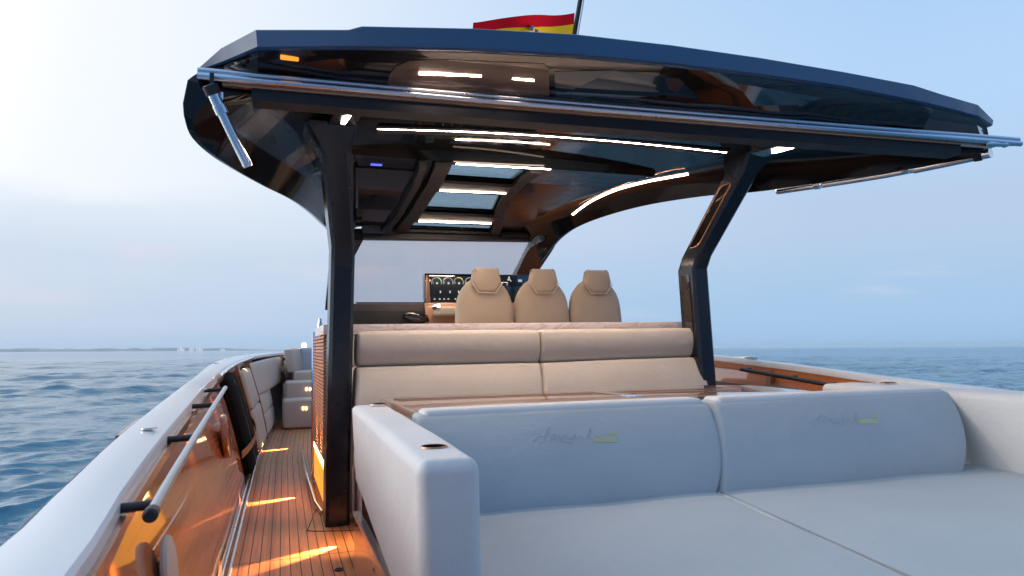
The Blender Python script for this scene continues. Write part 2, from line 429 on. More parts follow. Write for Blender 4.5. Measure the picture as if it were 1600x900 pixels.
obj('bulwark', panel(NY0, NY1, 0, .42), M['varnish'], boat); obj('bulwark', panel(NY0, NY1, .86, 1), M['varnish'], boat)
lk = obj('side_locker', niche(new(), NY0, NY1, .42, .86, .13), M['slat'], boat)
bm = new(); tube(bm, [bul(y, .86, .012) for y in np.linspace(NY0, NY1, 8)], .008); obj('locker_trim', bm, M['brushed'], lk)
fn = obj('fender_niche', niche(new(), FY0, FY1, 0.02, .97, .16), M['varnishz'], boat)
obj('bulwark', panel(FY1, 7.15), M['varnishz'], boat)
# edge posts of the niche
def post(y, w=.05, th=.05, t1=1., mat='varnishz'):
    bm = new(); a = [bul(y, t, 0) for t in np.linspace(0, t1, 8)]
    sweep(bm, a, rect(w, th), up=(1, 0, 0)); return obj('side_post', bm, M[mat], boat)
post(FY1+.05, .07, .06); post(7.75, .09, .10)
# upholstered forward panels
for (y0, y1, t0, t1) in ((6.72, 7.68, .50, .93), (6.72, 7.68, .03, .48), (7.84, 10.4, .56, .97), (7.84, 9.2, .30, .545), (7.84, 9.2, .03, .29)):
    bm = new(); d = .05
    c = [bul(y0,t0), bul(y0,t0,d), bul(y1,t0,d), bul(y1,t0), bul(y0,t1), bul(y0,t1,d), bul(y1,t1,d), bul(y1,t1)]
    soft(bm, c, .03, .012); p = obj('side_upholstery', bm, M['bowvinyl'], boat)
# cap lip under the gunwale (bronze line) and chrome waterway strips
bm = new(); sweep(bm, [Vector((gi(y)[0]+.004, y, gi(y)[1]-.05)) for y in np.linspace(-1.9, 8.5, 60)], rect(.016, .03), up=(0,0,1)); obj('gunwale_lip', bm, M['bronze'], boat)
for du in (.006, .032):
    bm = new(); tube(bm, [Vector((xb(y)+du, y, .008)) for y in np.linspace(-1.5, 9.5, 60)], .0075, 8); obj('waterway_strip', bm, M['brushed'], boat)
# small fittings on the cap
def cap_disc(px, py, r, mat='brushed'):
    y = 2.; 
    for k in range(20):
        p = at(px, py, Z=go(y)[1]+.004); y = .5*y+.5*max(.5, min(11, p.y))
    bm = new(); lathe(bm, p, (0,0,1), [(0,.004),(r*.7,.004),(r,.002),(r,-.004)], 20); return obj('cap_fitting', bm, M[mat], boat)
cap_disc(233, 668.5, .022); cap_disc(318, 608, .016); cap_disc(338, 568, .02, 'rubber'); cap_disc(356, 560, .03, 'brushed')
bm = new(); tube(bm, [Vector((go(y)[0]-.002, y, go(y)[1]-.012)) for y in np.linspace(2.36, 2.72, 5)], .007, 8); obj('rubbing_strake', bm, M['bronze'], boat)
# bright pop-up cleat
cc = at(384, 558, Z=.855); bm = new()
tube(bm, [cc+Vector((0,-.16,.03)), cc+Vector((.0,-.08,.038)), cc+Vector((0,.08,.038)), cc+Vector((0,.16,.03))], .013); box(bm, cc.x-.02, cc.x+.02, cc.y-.06, cc.y+.06, cc.z-.01, cc.z+.035, .005)
obj('mooring_cleat', bm, M['chrome'], boat)
bm = new(); tube(bm, smoothpath([Vector((gi(y)[0]+.012, y, gi(y)[1]-.012)) for y in (5.0, 6.2, 7.4, 8.6)], 8), .014); obj('gunwale_trim', bm, M['chrome'], boat)
# round wooden plates standing off the panel
def plate(px, py, r, mat, th=.02, off=.03):
    y, t = on_bul(px-4, py); c = bul(y, t, off)
    nrm = (bul(y, t+.02)-bul(y, t-.02)).cross(Vector((0,-1,0))); nrm = Vector((1, 0, .12)).normalized()
    bm = new(); lathe(bm, c, nrm, [(0,th),(r*.82,th),(r*.97,th*.7),(r,0),(r*.97,-th*.6),(r*.5,-th),(r*.3,-off)], 36); return obj('speaker_cover', bm, M[mat], boat)
plate(347, 682, .125, 'varnish'); plate(254, 892, .085, 'bowvinyl', .012, .02); plate(441, 577, .12, 'bowvinyl', .02, .075)
# handrail
rp = [at(236, 803, X=-.215), at(292, 705, X=-.216), at(352, 606, X=-.222)]
hr = empty('handrail', tuple(rp[0]), 'silver tube handrail with black brackets along the varnished port side', 'handrail')
bm = new(); tube(bm, smoothpath(rp, 6), .0112, 18); obj('rail_tube', bm, simple('rail_steel', (.42,.46,.52), .32, metal=1, var=.03), hr)
bm = new(); d = (rp[0]-rp[1]).normalized(); lathe(bm, rp[0], d, [(.0135,-.02),(.0145,0),(.0145,.012),(.010,.016),(0,.016)], 20); obj('end_cap', bm, M['rubber'], hr)
for s in (.03, .36, .70, .97):
    p = rp[0].lerp(rp[2], s); x1, z1 = gi(p.y)
    bm = new(); tube(bm, [p, Vector((x1-.008, p.y+.004, p.z-.004))], .0105, 12); obj('rail_bracket', bm, M['rubber'], hr)

# fender in its niche
fm = (FY0+FY1)/2
fd = empty('boat_fender', tuple(bul(fm, 0)), 'black canvas-covered fender strapped upright in the varnished side niche', 'fender')
bm = new(); rr = []
for t in np.linspace(.03, 1.0, 15):
    c = bul(fm, t); w = .50*min(1, (1.03-t)/.10+.35, (t+.06)/.12) ; dpt = .080*min(1, (1.02-t)/.14+.3, (t+.08)/.16)
    ring = []
    for i in range(20):
        a = 2*math.pi*i/20; ca, sa_ = math.cos(a), math.sin(a)
        ring.append(Vector((c.x-.02+dpt*math.copysign(abs(sa_)**.7, sa_), c.y+w*math.copysign(abs(ca)**.6, ca), c.z)))
    rr.append(ring)
obj('cover', ring_loft(rr), M['canvas'], fd)
for dy in (-.22, .22):
    bm = new(); tube(bm, [bul(fm+dy, t)+Vector((.062, 0, 0)) for t in np.linspace(.1, .93, 10)], .0035, 6); obj('seam', bm, M['rubber'] if dy > 0 else simple('grey_piping', (.2,.2,.21), .7), fd)
tS = .33; bm = new()
sp = smoothpath([bul(FY0+.02, tS-.05, .012), bul(fm-.45, tS-.02, .06), bul(fm, tS, .085), bul(fm+.42, tS+.05, .07), bul(FY1-.02, tS+.08, .03)], 6)
sweep(bm, sp, rect(.004, .05), up=(0,0,1)); obj('strap', bm, M['strap'], fd)

# starboard bulwark
def sbul(y, t, off=0): 
    x0, x1 = 2*XC-xb(y)+.05, 2*XC-gi(y)[0]+.03
    return Vector((x0+(x1-x0)*t-off, y, .015+(szf(y)-.05)*t))
bm = new(); grid(bm, [[sbul(y, t) for t in np.linspace(0, 1, 6)] for y in np.linspace(-1.95, YMAX-.1, 50)]); sbk = obj('bulwark', bm, M['varnish'], boat); sbk['label'] = 'varnished wooden starboard side below the far gunwale'
bm = new(); yy0, yy1 = 4.15, 5.6
c = [sbul(yy0,.25,.0), sbul(yy0,.25,.012), sbul(yy1,.25,.012), sbul(yy1,.25,0), sbul(yy0,.80,0), sbul(yy0,.80,.012), sbul(yy1,.80,.012), sbul(yy1,.80,0)]
hexa(bm, c); obj('niche_shade_panel', bm, simple('niche_shade', (.03,.015,.01), .4), boat)  # flat dark slab, its colour standing in for shade inside the niche
bm = new(); sweep(bm, [sbul(4.1, t, .02) for t in np.linspace(.05, .97, 6)], rect(.05, .03), up=(1,0,0)); obj('side_post', bm, M['varnishz'], boat)
bm = new(); sweep(bm, [sbul(y, .965, .012) for y in np.linspace(1, 9, 30)], rect(.02, .05), up=(0,0,1)); obj('gunwale_lip', bm, M['varnish'], boat)
ra, rb_ = at(1158, 577, X=3.30), at(1322, 606, X=3.30)
h2 = empty('handrail', tuple(ra), 'slim black handrail along the far starboard side panel', 'handrail')
bm = new(); tube(bm, [ra, ra.lerp(rb_, .5), rb_], .014, 12); obj('rail_tube', bm, M['rubber'], h2)
for s in (.03, .5, .85):
    p = ra.lerp(rb_, s); bm = new(); tube(bm, [p, p+Vector((.07,0,.004))], .01, 8); obj('rail_bracket', bm, M['rubber'], h2)
for (px, py) in ((1290-125, 561),):
    p = at(px, py, X=3.5); bm = new(); box(bm, p.x-.02, p.x+.02, p.y-.12, p.y+.12, p.z, p.z+.02, .006); obj('mooring_cleat', bm, M['chrome'], boat)

# deck drain and hatch outline
p = at(530, 891, Z=0); bm = new(); lathe(bm, p, (0,0,1), [(0,.003),(.012,.003),(.013,.006),(.019,.006),(.021,0.001)], 24); obj('deck_drain', bm, M['rubber'], boat)
hp = [at(493, 797, Z=.0018), at(480, 829, Z=.0018), at(492, 830, Z=.0018), at(553, 829, Z=.0018)]
bm = new(); tube(bm, [at(506, 797, Z=.0015)]+hp, .0022, 6); obj('deck_seam', bm, M['matt'], boat)

# ------------------------------------------------------------------ pillars
def pillar(path, depth, wl, wa, head):
    rings = []
    for (p, w, dd) in zip(path, wa, depth):
        p = Vector(p); b = .018
        x0, x1, y0, y1 = p.x-w/2, p.x+w/2, p.y, p.y+dd
        rings.append([Vector((x0+b,y0,p.z)), Vector((x1-b,y0,p.z)), Vector((x1,y0+b,p.z)), Vector((x1,y1-b,p.z)), Vector((x1-b,y1,p.z)), Vector((x0+b,y1,p.z)), Vector((x0,y1-b,p.z)), Vector((x0,y0+b,p.z))])
    return ring_loft(rings)
pb = at(528, 822, Y=3.84); pk = at(536, 400, Y=3.90); pt = at(525, 238, Y=3.58); ph = at(519, 198, Y=3.50)
pk0 = pk+Vector((0, 0, -.08)); 
pl = obj('pillar', pillar([(pb.x, pb.y, 0), (pb.x+.002, pb.y, .3), pk0, pk+Vector((0,-.03,.05)), pt, ph, at(519, 190, Y=3.49)], [.2,.2,.2,.2,.2,.26,.26], 0, [.128,.128,.13,.13,.145,.255,.26], None), M['pillar'], boat, smooth=25)
pl['label'] = 'dark port pillar rising from the teak deck to the hardtop'
qb = at(1109, 600, Y=3.84); qk = at(1095, 408, Y=3.90); qt = at(1176, 264, Y=3.52)
qq = [(qb.x+.01, 3.84, 0), qb, qk+Vector((0,0,-.05)), qk+Vector((.012,-.035,.035)), qt, qt+Vector((.05,-.06,.10)), qt+Vector((.06,-.07,.14))]
pr_ = obj('pillar', pillar(qq, [.2,.2,.2,.2,.21,.28,.28], 0, [.125,.125,.125,.125,.14,.24,.25], None), M['pillar'], boat, smooth=25)
pr_['label'] = 'dark starboard pillar kinked outward towards the hardtop'
def pillar_panel(path, parent, side, s0, s1, dy0=.045, dy1=.155):
    a, b = Vector(path[3]), Vector(path[4]); 
    def P(s, dy, off): 
        p = a.lerp(b, s); w = .125+(.015*s); return Vector((p.x+side*(w/2+off), p.y+dy, p.z))
    out = [P(s0,dy0,.004), P(s0,dy1,.004), P(s1,dy1,.004), P(s1,dy0,.004)]
    pp = []
    for i in range(4):
        A, B, D = out[i-1], out[i], out[(i+1) % 4]
        pp += [B+(A-B).normalized()*.02, B, B+(D-B).normalized()*.02]
    pp = [p for i, p in enumerate(pp) if i % 3 != 1]
    bm = new(); tube(bm, pp+[pp[0]], .0045, 8); obj('panel_trim', bm, M['bronze'], parent)
    bm = new(); prism(bm, pp, (side*.003, 0, 0)); obj('panel_inset', bm, M['gloss'], parent)
pillar_panel(qq, pr_, -1, .12, .86)
bm = new(); a, b = Vector(qq[1]), Vector(qq[2])
prism(bm, [a.lerp(b, s)+Vector((-.0645, dy, 0)) for s, dy in ((.45,.05),(.45,.13),(.95,.15),(.95,.05))], (-.003,0,0)); obj('panel_inset', bm, M['gloss'], pr_)

# ------------------------------------------------------------------ hardtop
from mathutils.bvhtree import BVHTree
def hit(o, px, py, lift=.0016):
    T_ = BVHTree.FromPolygons([v.co+rootloc(o) for v in o.data.vertices], [p.vertices[:] for p in o.data.polygons])
    d = Vector(RB @ np.array([(px-CX)/F, -(py-CY)/F, -1.])).normalized(); h = T_.ray_cast(Vector(EYE), d)
    return h[0]-d*lift if h[0] else None
Zf = lambda y: 2.10-.085*max(0, y-4.35)
def atf(px, py, dz=0):
    y = 5.
    for k in range(30): y = .4*y+.6*max(3, min(8, at(px, py, Z=Zf(y)+dz).y))
    return at(px, py, Z=Zf(y)+dz)
ZA = 2.17
LL = [at(x, y, Y=Y) for x, y, Y in ((287,180,3.03),(300,215,3.10),(340,250,3.25),(400,285,3.6),(450,310,4.0),(480,331,4.5),(500,349,5.0),(513,362,5.4),(526,382,5.9))]
RL = [at(x, y, Y=Y) for x, y, Y in ((1548,240,2.72),(1450,258,2.95),(1360,272,3.2),(1200,296,3.7),(1100,305,4.1),(1000,322,4.6),(920,347,5.1),(878,372,5.5),(850,406,5.9))]
cw = [.30,.31,.33,.36,.36,.34,.30,.26,.22]           # width of the sloping side band
def ceilz(y): return ZA+.0 if y < 4.2 else Zf(y)+.0
LCe = [Vector((p.x+w, p.y, (2.03 if p.y < 3.05 else 2.09 if p.y < 3.2 else 2.13 if p.y < 4.2 else Zf(p.y)+.02))) for p, w in zip(LL, cw)]
RCe = [Vector((p.x-w*1.25, p.y, (2.13 if p.y < 4.2 else Zf(p.y)+.02))) for p, w in zip(RL, cw)]
# sides: outer skin, lower edge, inner sloping band
def side(low, ce, sgn):
    rings = []
    for a, c in zip(low, ce):
        top = Vector((a.x+sgn*(.03 if len(rings) else .012), a.y, (c.z+.09) if len(rings) > 1 else (2.135 if len(rings) else a.z+.15)))
        mid = a.lerp(c, .5)+Vector((-sgn*.05*0, 0, .035))
        rings.append([a, a+Vector((sgn*.03, 0, -.012)), a.lerp(c,.28)+Vector((0,0,.03)), mid, a.lerp(c,.78)+Vector((0,0,.03)), c, c+Vector((0,0,.0 if len(rings) < 1 else .05)), top, a+Vector((-sgn*.004,0,.05))])
    V = []
    K = 6
    for i in range(len(rings)-1):
        for k in range(K):
            t = k/K; V.append([ (0.5*((2*rings[i][j])+(rings[i+1][j]-rings[max(i-1,0)][j])*t+(2*rings[max(i-1,0)][j]-5*rings[i][j]+4*rings[i+1][j]-rings[min(i+2,len(rings)-1)][j])*t*t+(-rings[max(i-1,0)][j]+3*rings[i][j]-3*rings[i+1][j]+rings[min(i+2,len(rings)-1)][j])*t**3)) for j in range(9)])
    V.append(rings[-1]); return ring_loft(V)
# ceilings and roof top as one shell
sk_px = [[(705.7,258),(822,264.5),(798,282.7),(697,279)], [(681,300),(780.4,303.7),(767.6,330.6),(664,327)], [(645,348.5),(767,351.6),(764.6,359.7),(640,356.7)]]
SK = [[atf(*p) for p in q] for q in sk_px]
bm = new()
# aft ceiling
aft_y0, aft_y1 = 3.02, 4.05
def lc(y): return float(np.interp(y, [p.y for p in LCe], [p.x for p in LCe]))
def rc(y): return float(np.interp(y, [p.y for p in RCe], [p.x for p in RCe]))
def camber(u, h=.035): return h*(1-(2*u-1)**2)
def rowp(y, z, n=13, ext=0): return [Vector((lc(y)-ext+(rc(y)-lc(y)+2*ext)*i/(n-1), y, z+camber(i/(n-1)))) for i in range(n)]
grid(bm, [rowp(y, 2.13) for y in np.linspace(aft_y0, aft_y1, 6)])
# beam face down to the forward ceiling
def f0(i, n=13):
    x = lc(aft_y1)+(rc(aft_y1)-lc(aft_y1))*i/(n-1); return x
b0 = rowp(aft_y1, 2.13); b1 = [Vector((p.x, aft_y1+.03, Zf(4.1))) for p in b0]
grid(bm, [b0, b1])
hard = obj('hardtop', bm, M['ceil'], boat, smooth=30); hard['label'] = 'black glossy hardtop with lit underside'
# forward ceiling: columns at skylight edges, rows at skylight ends
def zpt(x, y, dz=0): return Vector((x, y, Zf(y)+dz))
ysl = []
for q in SK: ysl += [(q[0].y+q[1].y)/2, (q[2].y+q[3].y)/2]
yrows = [aft_y1+.03] + ysl + [6.05]
def colx(y, side_):
    P = [(q[0 if side_ == 0 else 1], q[3 if side_ == 0 else 2]) for q in SK]; Y = [p.y for a in P for p in a]; X = [p.x for a in P for p in a]
    return float(np.interp(y, Y, X))
bm = new(); rows = []
for y in yrows:
    y_ = min(y, 5.9)
    rows.append([lc(y_), (lc(y_)+colx(y,0))/2, colx(y,0)-.17, colx(y,0), colx(y,1), colx(y,1)+.12, (rc(y_)+colx(y,1)+.12)/2, rc(y_)])
V = [[bm.verts.new(zpt(x, y)) for x in r] for y, r in zip(yrows, rows)]
T = [[bm.verts.new(zpt(x, y, .024)) for x in r] for y, r in zip(yrows, rows)]
holes = {(1,3),(3,3),(5,3)}
for i in range(len(V)-1):
    for j in range(7):
        if (i, j) in holes:
            ring = [(i,j),(i,j+1),(i+1,j+1),(i+1,j)]
            for a, b in zip(ring, ring[1:]+ring[:1]): bm.faces.new((V[a[0]][a[1]], V[b[0]][b[1]], T[b[0]][b[1]], T[a[0]][a[1]]))
            continue
        bm.faces.new((V[i][j], V[i+1][j], V[i+1][j+1], V[i][j+1])); bm.faces.new((T[i][j], T[i][j+1], T[i+1][j+1], T[i+1][j]))
for i in (0, len(V)-1):
    for j in range(7): bm.faces.new((V[i][j], V[i][j+1], T[i][j+1], T[i][j]))
fwd = obj('roof_panel', bm, M['headliner'], hard, smooth=0)
for k in range(3):
    i = 1+2*k; bm = new(); q = [V_ for V_ in (zpt(rows[i][3]+.001, yrows[i]+.001, .010), zpt(rows[i][4]-.001, yrows[i]+.001, .010), zpt(rows[i+1][4]-.001, yrows[i+1]-.001, .010), zpt(rows[i+1][3]+.001, yrows[i+1]-.001, .010))]
    prism(bm, q, (0,0,.008)); obj('skylight', bm, M['skylight'], hard, smooth=0)
# frame rails round the skylights
def rail(pts, w, h, mat='gloss', name='roof_beam'):
    bm = new(); sweep(bm, pts, rect(w, h), up=(0,0,1)); return obj(name, bm, M[mat], hard)
yl = [p for p in np.linspace(aft_y1+.05, 6.0, 10)]
M['rail'] = simple('bronze_black', (.019,.016,.014), .45, coat=0, var=.15, spec=.25)
rail([zpt(colx(y,0)-.07, y, -.018) for y in yl], .10, .035, 'rail'); rail([zpt(colx(y,0)-.20, y, -.03) for y in yl], .045, .06, 'matt')
rail([zpt(colx(y,1)+.06, y, -.015) for y in yl], .08, .03, 'rail')
for k, (y0, y1) in enumerate(((yrows[2], yrows[3]), (yrows[4], yrows[5]), (yrows[6], yrows[6]+.22))):
    ym = (y0+y1)/2; w = max(.05, (y1-y0)*.86); rail([zpt(colx(ym,0)-.02, ym, -.010), zpt(colx(ym,1)+.02, ym, -.010)], w, .022, 'rail')
# LED lines
def led(pts, w=.012, h=.010, mat='led'):
    bm = new(); sweep(bm, smoothpath(pts, 6), rect(w, h), up=(0,0,1)); return obj('light_strip', bm, M[mat], hard)
Y1 = [3.60, 3.52, 3.46, 3.44, 3.45]
P1 = [at(590,203.5,Z=2.125), at(726,207.5,Z=2.148), at(862,215,Z=2.156), at(1000,226,Z=2.148), at(1135,240,Z=2.125)]
led([p+Vector((0,0,.0083)) for p in P1], .013, .005, 'ledw')
bm = new(); sweep(bm, smoothpath([p+Vector((0,.015,.016)) for p in P1], 6), rect(.12, .02), up=(0,0,1)); obj('light_channel', bm, M['matt'], hard)
for a, b in (((712.7,256),(860,264.5)), ((687.5,298),(795,302.3)), ((654.8,346),(767.6,349.2))):
    led([atf(*a, -.0182), atf((a[0]+b[0])/2, (a[1]+b[1])/2, -.0182), atf(*b, -.0182)], .007, .006)
# arches (hardtop sides)
M['archglass'] = m_glass('smoked_side_glass', (.40, .46, .52), .9)
aL = obj('side_arch', side(LL, LCe, 1), [M['archgloss'], M['archglass']], hard, smooth=30); aR = obj('side_arch', side(RL, RCe, -1), M['archgloss'], hard, smooth=30)
for f in aL.data.polygons:
    sg, j = divmod(f.index, 9)
    if 8 <= sg <= 40 and j in (2, 3, 7): f.material_index = 1
# LED let into the starboard arch
apx = [(895,335),(925,313.5),(965,296),(1020,282),(1075,272)]; aY = [5.12, 4.85, 4.55, 4.25, 4.02]
def arch_pt(px, py, y):
    return at(px, py, Y=y)
ARCH_LED = apx
hp_led = [q for q in (hit(aR, px, py, .004) for px, py in ((895,335),(910,323.5),(925,313.5),(945,304),(965,296),(992,288.5),(1020,282),(1048,277),(1075,272))) if q is not None]
led(hp_led, .011, .009)
for a, b in (((1010,277),(1070,262)), ((905,318),(985,284)), ((920,300),(975,281))):
    q = [w for w in (hit(aR, a[0]+(b[0]-a[0])*k/6, a[1]+(b[1]-a[1])*k/6-2.2*math.sin(k/6*3.14), .001) for k in range(7)) if w is not None]
    if len(q) > 2:
        bm = new(); tube(bm, smoothpath(q, 3), .0035, 6); obj('arch_bead', bm, M['bronze'], hard)
# roof top skin
bm = new(); tops = []
for k in range(9):
    a, b = LL[k], RL[k]; y = (a.y+b.y)/2
    zt = 2.245 if y < 4.0 else max(Zf(y)+.06, 2.245-(y-4.0)*.30)
    cut = (.17, .10, .06)[k] if k < 3 else .05
    tops.append([Vector((a.x+.05+(b.x-a.x-.1)*u, a.y+(b.y-a.y)*u, zt-cut*(1, .75, .1)[q]+camber(u, .03))) for q, u in enumerate((0,.06,.2))])
tL = tops
bm = new()
grid(bm, tops)
tR = []
for k in range(9):
    a, b = LL[k], RL[k]; y = (a.y+b.y)/2; zt = 2.245 if y < 4.0 else max(Zf(y)+.06, 2.245-(y-4.0)*.30)
    tR.append([Vector((a.x+.05+(b.x-a.x-.1)*u, a.y+(b.y-a.y)*u, zt-(.05 if u in (0, 1) else 0)+camber(u, .03))) for u in (1,.94,.8)])
grid(bm, tR)
grid(bm, [[Vector((a[2].x+(b[2].x-a[2].x)*u, a[2].y+(b[2].y-a[2].y)*u, a[2].z+(b[2].z-a[2].z)*u+.012)) for u in np.linspace(0, 1, 8)] for a, b in list(zip(tL, tR))[:5]])
obj('roof_skin', bm, M['navy'], hard)
# fascia (matt navy aft edge) and the glossy visor below it
ft = [(310,106,3.12),(345,75,3.02),(400,46,2.87),(545,46,2.73),(566,40.5,2.71),(740,44,2.60),(900,53,2.525),(1050,70,2.49),(1190,90,2.485),(1320,112,2.51),(1430,133,2.545),(1470,146,2.57),(1528,163,2.66),(1552,187,2.78)]
fb = [(312,110,3.12),(350,96,3.02),(402,74,2.845),(545,72.5,2.72),(566,72.5,2.70),(740,76.5,2.59),(900,85,2.51),(1050,99,2.47),(1190,116,2.465),(1320,135,2.49),(1430,157,2.53),(1470,166,2.56),(1530,182,2.65),(1551,196,2.78)]
FT = [at(x, y, Y=Y) for x, y, Y in ft]; FB = [at(x, y, Y=Y) for x, y, Y in fb]
bm = new(); grid(bm, [[p+Vector((0,.35,.0)) for p in FT], [p+Vector((0,.012,.004)) for p in FT], FT and [p+Vector((0,.0,-.004)) for p in FT], [p+Vector((0,0,.003)) for p in FB], [p+Vector((0,.012,-.003)) for p in FB], [p+Vector((0,.10,.0)) for p in FB]])
obj('roof_edge', bm, M['navy'], hard, smooth=25)
bar0, bar1 = at(309, 115, Z=2.085), at(1592, 222, Z=2.03)
barm = at(900, 166, Z=2.075)
BP = smoothpath([bar0, barm, bar1], 10)
def barx(x):
    X = [p.x for p in BP]; return Vector((x, float(np.interp(x, X, [p.y for p in BP])), float(np.interp(x, X, [p.z for p in BP]))))
bm = new(); fb2 = FB[1:-1]
rows_ = [[p+Vector((0,.03,-.004)) for p in FB], [(p*.75+barx(max(bar0.x+.02, min(3.75, p.x)))*.25)+Vector((0,.03,.012)) for p in FB], [(p*.5+barx(max(bar0.x+.02, min(3.75, p.x)))*.5)+Vector((0,.03,.018)) for p in FB], [barx(max(bar0.x+.02, min(3.75, p.x)))+Vector((0,.03,.012)) for p in FB]]
grid(bm, rows_); vis = obj('visor_panel', bm, M['brownglass'], hard, smooth=30)
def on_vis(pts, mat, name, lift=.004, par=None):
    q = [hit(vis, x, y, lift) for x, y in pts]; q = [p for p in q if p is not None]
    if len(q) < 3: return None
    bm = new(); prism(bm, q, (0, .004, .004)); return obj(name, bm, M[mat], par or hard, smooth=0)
vr = on_vis([(606,133),(608,118),(618,104),(640,95),(680,93),(850,100),(858,108),(858,150),(760,146)], 'reflbronze', 'visor_reflection')  # mirrored lit cockpit imitated by a bronze panel laid on the visor
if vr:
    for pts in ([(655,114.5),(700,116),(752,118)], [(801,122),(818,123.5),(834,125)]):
        q = [hit(vis, x, y, .008) for x, y in pts]; bm = new(); tube(bm, smoothpath(q, 3), .0065, 8); obj('reflected_strip', bm, M['led'], vr)  # glowing strips added for the mirrored LED lines
on_vis([(866,112),(960,110),(1062,123),(1095,158),(1105,169),(868,152)], 'reflblue', 'visor_blue_reflection', .003)  # blue patches stand in for reflections in the glossy visor
on_vis([(1150,130),(1230,143),(1285,153),(1215,182),(1190,180)], 'reflblue', 'visor_blue_reflection', .003)
# amber courtesy lens in the visor
bm = new(); a = at(438, 85, Y=2.88); b = at(467, 94, Y=2.88); box(bm, a.x, b.x, a.y-.01, a.y+.02, b.z, a.z, .004); obj('visor_lamp', bm, M['amber'], hard)
bm = new(); a = at(798, 104, Y=2.78); lathe(bm, a+Vector((0,.0,0)), (0,-1,-.4), [(0,.01),(.022,.008),(.026,0),(.026,-.02)], 20); obj('visor_lamp', bm, M['blueled'], hard)
# awning bar: twin polished extrusion, cassette behind
bm = new(); tube(bm, [p+Vector((0,0,.014)) for p in BP], .0125, 16); tube(bm, [p+Vector((0,-.008,-.012)) for p in BP], .0155, 16); obj('awning_bar', bm, M['brushed'], hard)
bm = new(); cs = [p+Vector((0,.07,-.045)) for p in BP if bar0.x+.10 < p.x < 3.62]; sweep(bm, cs, rect(.10, .085), up=(0,0,1)); obj('awning_cassette', bm, M['matt'], hard)
bm = new(); sweep(bm, [p+Vector((0,.02,-.028)) for p in BP[1:-1]], rect(.03, .02), up=(0,0,1)); obj('awning_lip', bm, M['bronze'], hard)
# beams that carry the pillars, with their short lamps
for (p0, p1, s) in (((536,193),(553,169), 0), ((1207,238.5),(1259,225), 1)):
    a = at(*p0, Z=2.075 if s == 0 else 2.04); b = at(*p1, Z=2.075 if s == 0 else 2.04)
    led([a, b], .018, .008, 'ledw'); d = (b-a).normalized()
    bm = new(); sweep(bm, [a-d*.10+Vector((0,0,.045)), b+d*.06+Vector((0,0,.045))], rect(.13, .075), up=(0,0,1)); obj('pillar_bracket', bm, M['pillar'], hard)
bm = new(); a = atf(588, 257, -.004); box(bm, a.x-.035, a.x+.035, a.y-.012, a.y+.012, a.z-.006, a.z+.01, .002); obj('courtesy_lamp', bm, M['blueled'], hard)
a = atf(808, 366, -.01)
bm = new(); box(bm, a.x-.16, a.x+.16, a.y-.05, a.y+.05, a.z-.03, a.z+.01, .008); obj('roof_console', bm, M['rail'], hard)
# port roof panel, dark glass framed on the ceiling, and the front header
q = [atf(*p, -.012) for p in ((556,262),(655,268),(612,352),(556,352))]
bm = new(); prism(bm, q, (0,0,.012)); obj('roof_glass', bm, M['brownglass'], hard, smooth=0)
hp0, hp1 = at(545, 371, Y=5.93), at(850, 374, Y=5.93)
bm = new(); sweep(bm, [hp0+Vector((-.15,0,.005)), hp1], rect(.12, .045), up=(0,0,1)); obj('roof_beam', bm, M['rail'], hard)
# A pillars and windscreen
wTL, wTR, wBR, wBL = at(530, 375, Y=5.92), at(845, 379, Y=5.92), at(812, 476, Y=6.9), at(536, 476, Y=6.9)
bm = new(); prism(bm, [wTL, wTR, wBR, wBL], (0, .012, .008)); obj('windscreen', bm, M['windscreen'], boat, smooth=0)
pa = [at(862, 362, Y=5.70), at(846, 383, Y=5.88), at(824, 420, Y=6.35), at(790, 478, Y=7.0)]
bm = new(); sweep(bm, smoothpath(pa, 5), lambda i: rect(.25-.004*i, .07), up=(0, -.6, .8)); obj('windscreen_post', bm, M['pillar'], boat)
pa = [LL[-1]+Vector((.12,-.2,.06)), LL[-1]+Vector((.10,.05,0)), at(528, 420, Y=6.45), at(520, 478, Y=7.1)]
bm = new(); sweep(bm, smoothpath(pa, 5), rect(.15, .10), up=(0, -.6, .8)); obj('windscreen_post', bm, M['pillar'], boat)

# stowed awning poles
def pole(pts, label, clips, k=1.):
    e = empty('awning_pole', tuple(pts[0]), label, 'pole'); bm = new(); P = smoothpath(pts, 4)
    n = len(P); k1 = int(n*.40)
    tube(bm, P[:k1+1], .036*k, 18); obj('outer_tube', bm, M['chrome'], e)
    bm = new(); tube(bm, P[k1:], .030*k, 18); lathe(bm, P[-1], P[-1]-P[-2], [(.030*k,-.001),(.031*k,.002),(.027*k,.012),(0,.012)], 18); obj('inner_tube', bm, M['chrome'], e)
    d = (P[-1]-P[0]).normalized()
    for s in clips:
        p = P[0].lerp(P[-1], s); bm = new(); lathe(bm, p, d, [(.037*k,-.02),(.044*k,-.018),(.044*k,.018),(.037*k,.02)], 18); box(bm, p.x-.008, p.x+.008, p.y-.008, p.y+.008, p.z, p.z+.07); obj('pole_clip', bm, M['chrome' if s > .1 else 'rubber'], e)
    return e
pole([at(327,133,Y=2.93), at(354,192,Y=2.97), at(386,256,Y=3.02)], 'short chrome awning pole hanging under the port corner of the hardtop', (.06, .30), .68)
pole([at(1548,238,Z=2.00), at(1384,272,Z=2.0), at(1216,298,Z=2.01)], 'long chrome awning pole clipped under the starboard edge of the hardtop', (.05, .35, .78), .88)
bm = new(); p = at(1576, 226, Z=2.01); lathe(bm, p, (1,-.1,.02), [(.006,-.16),(.018,-.14),(.014,-.05),(.019,-.03),(.010,.0),(.006,.06)], 16); obj('awning_end', bm, M['chrome'], hard)

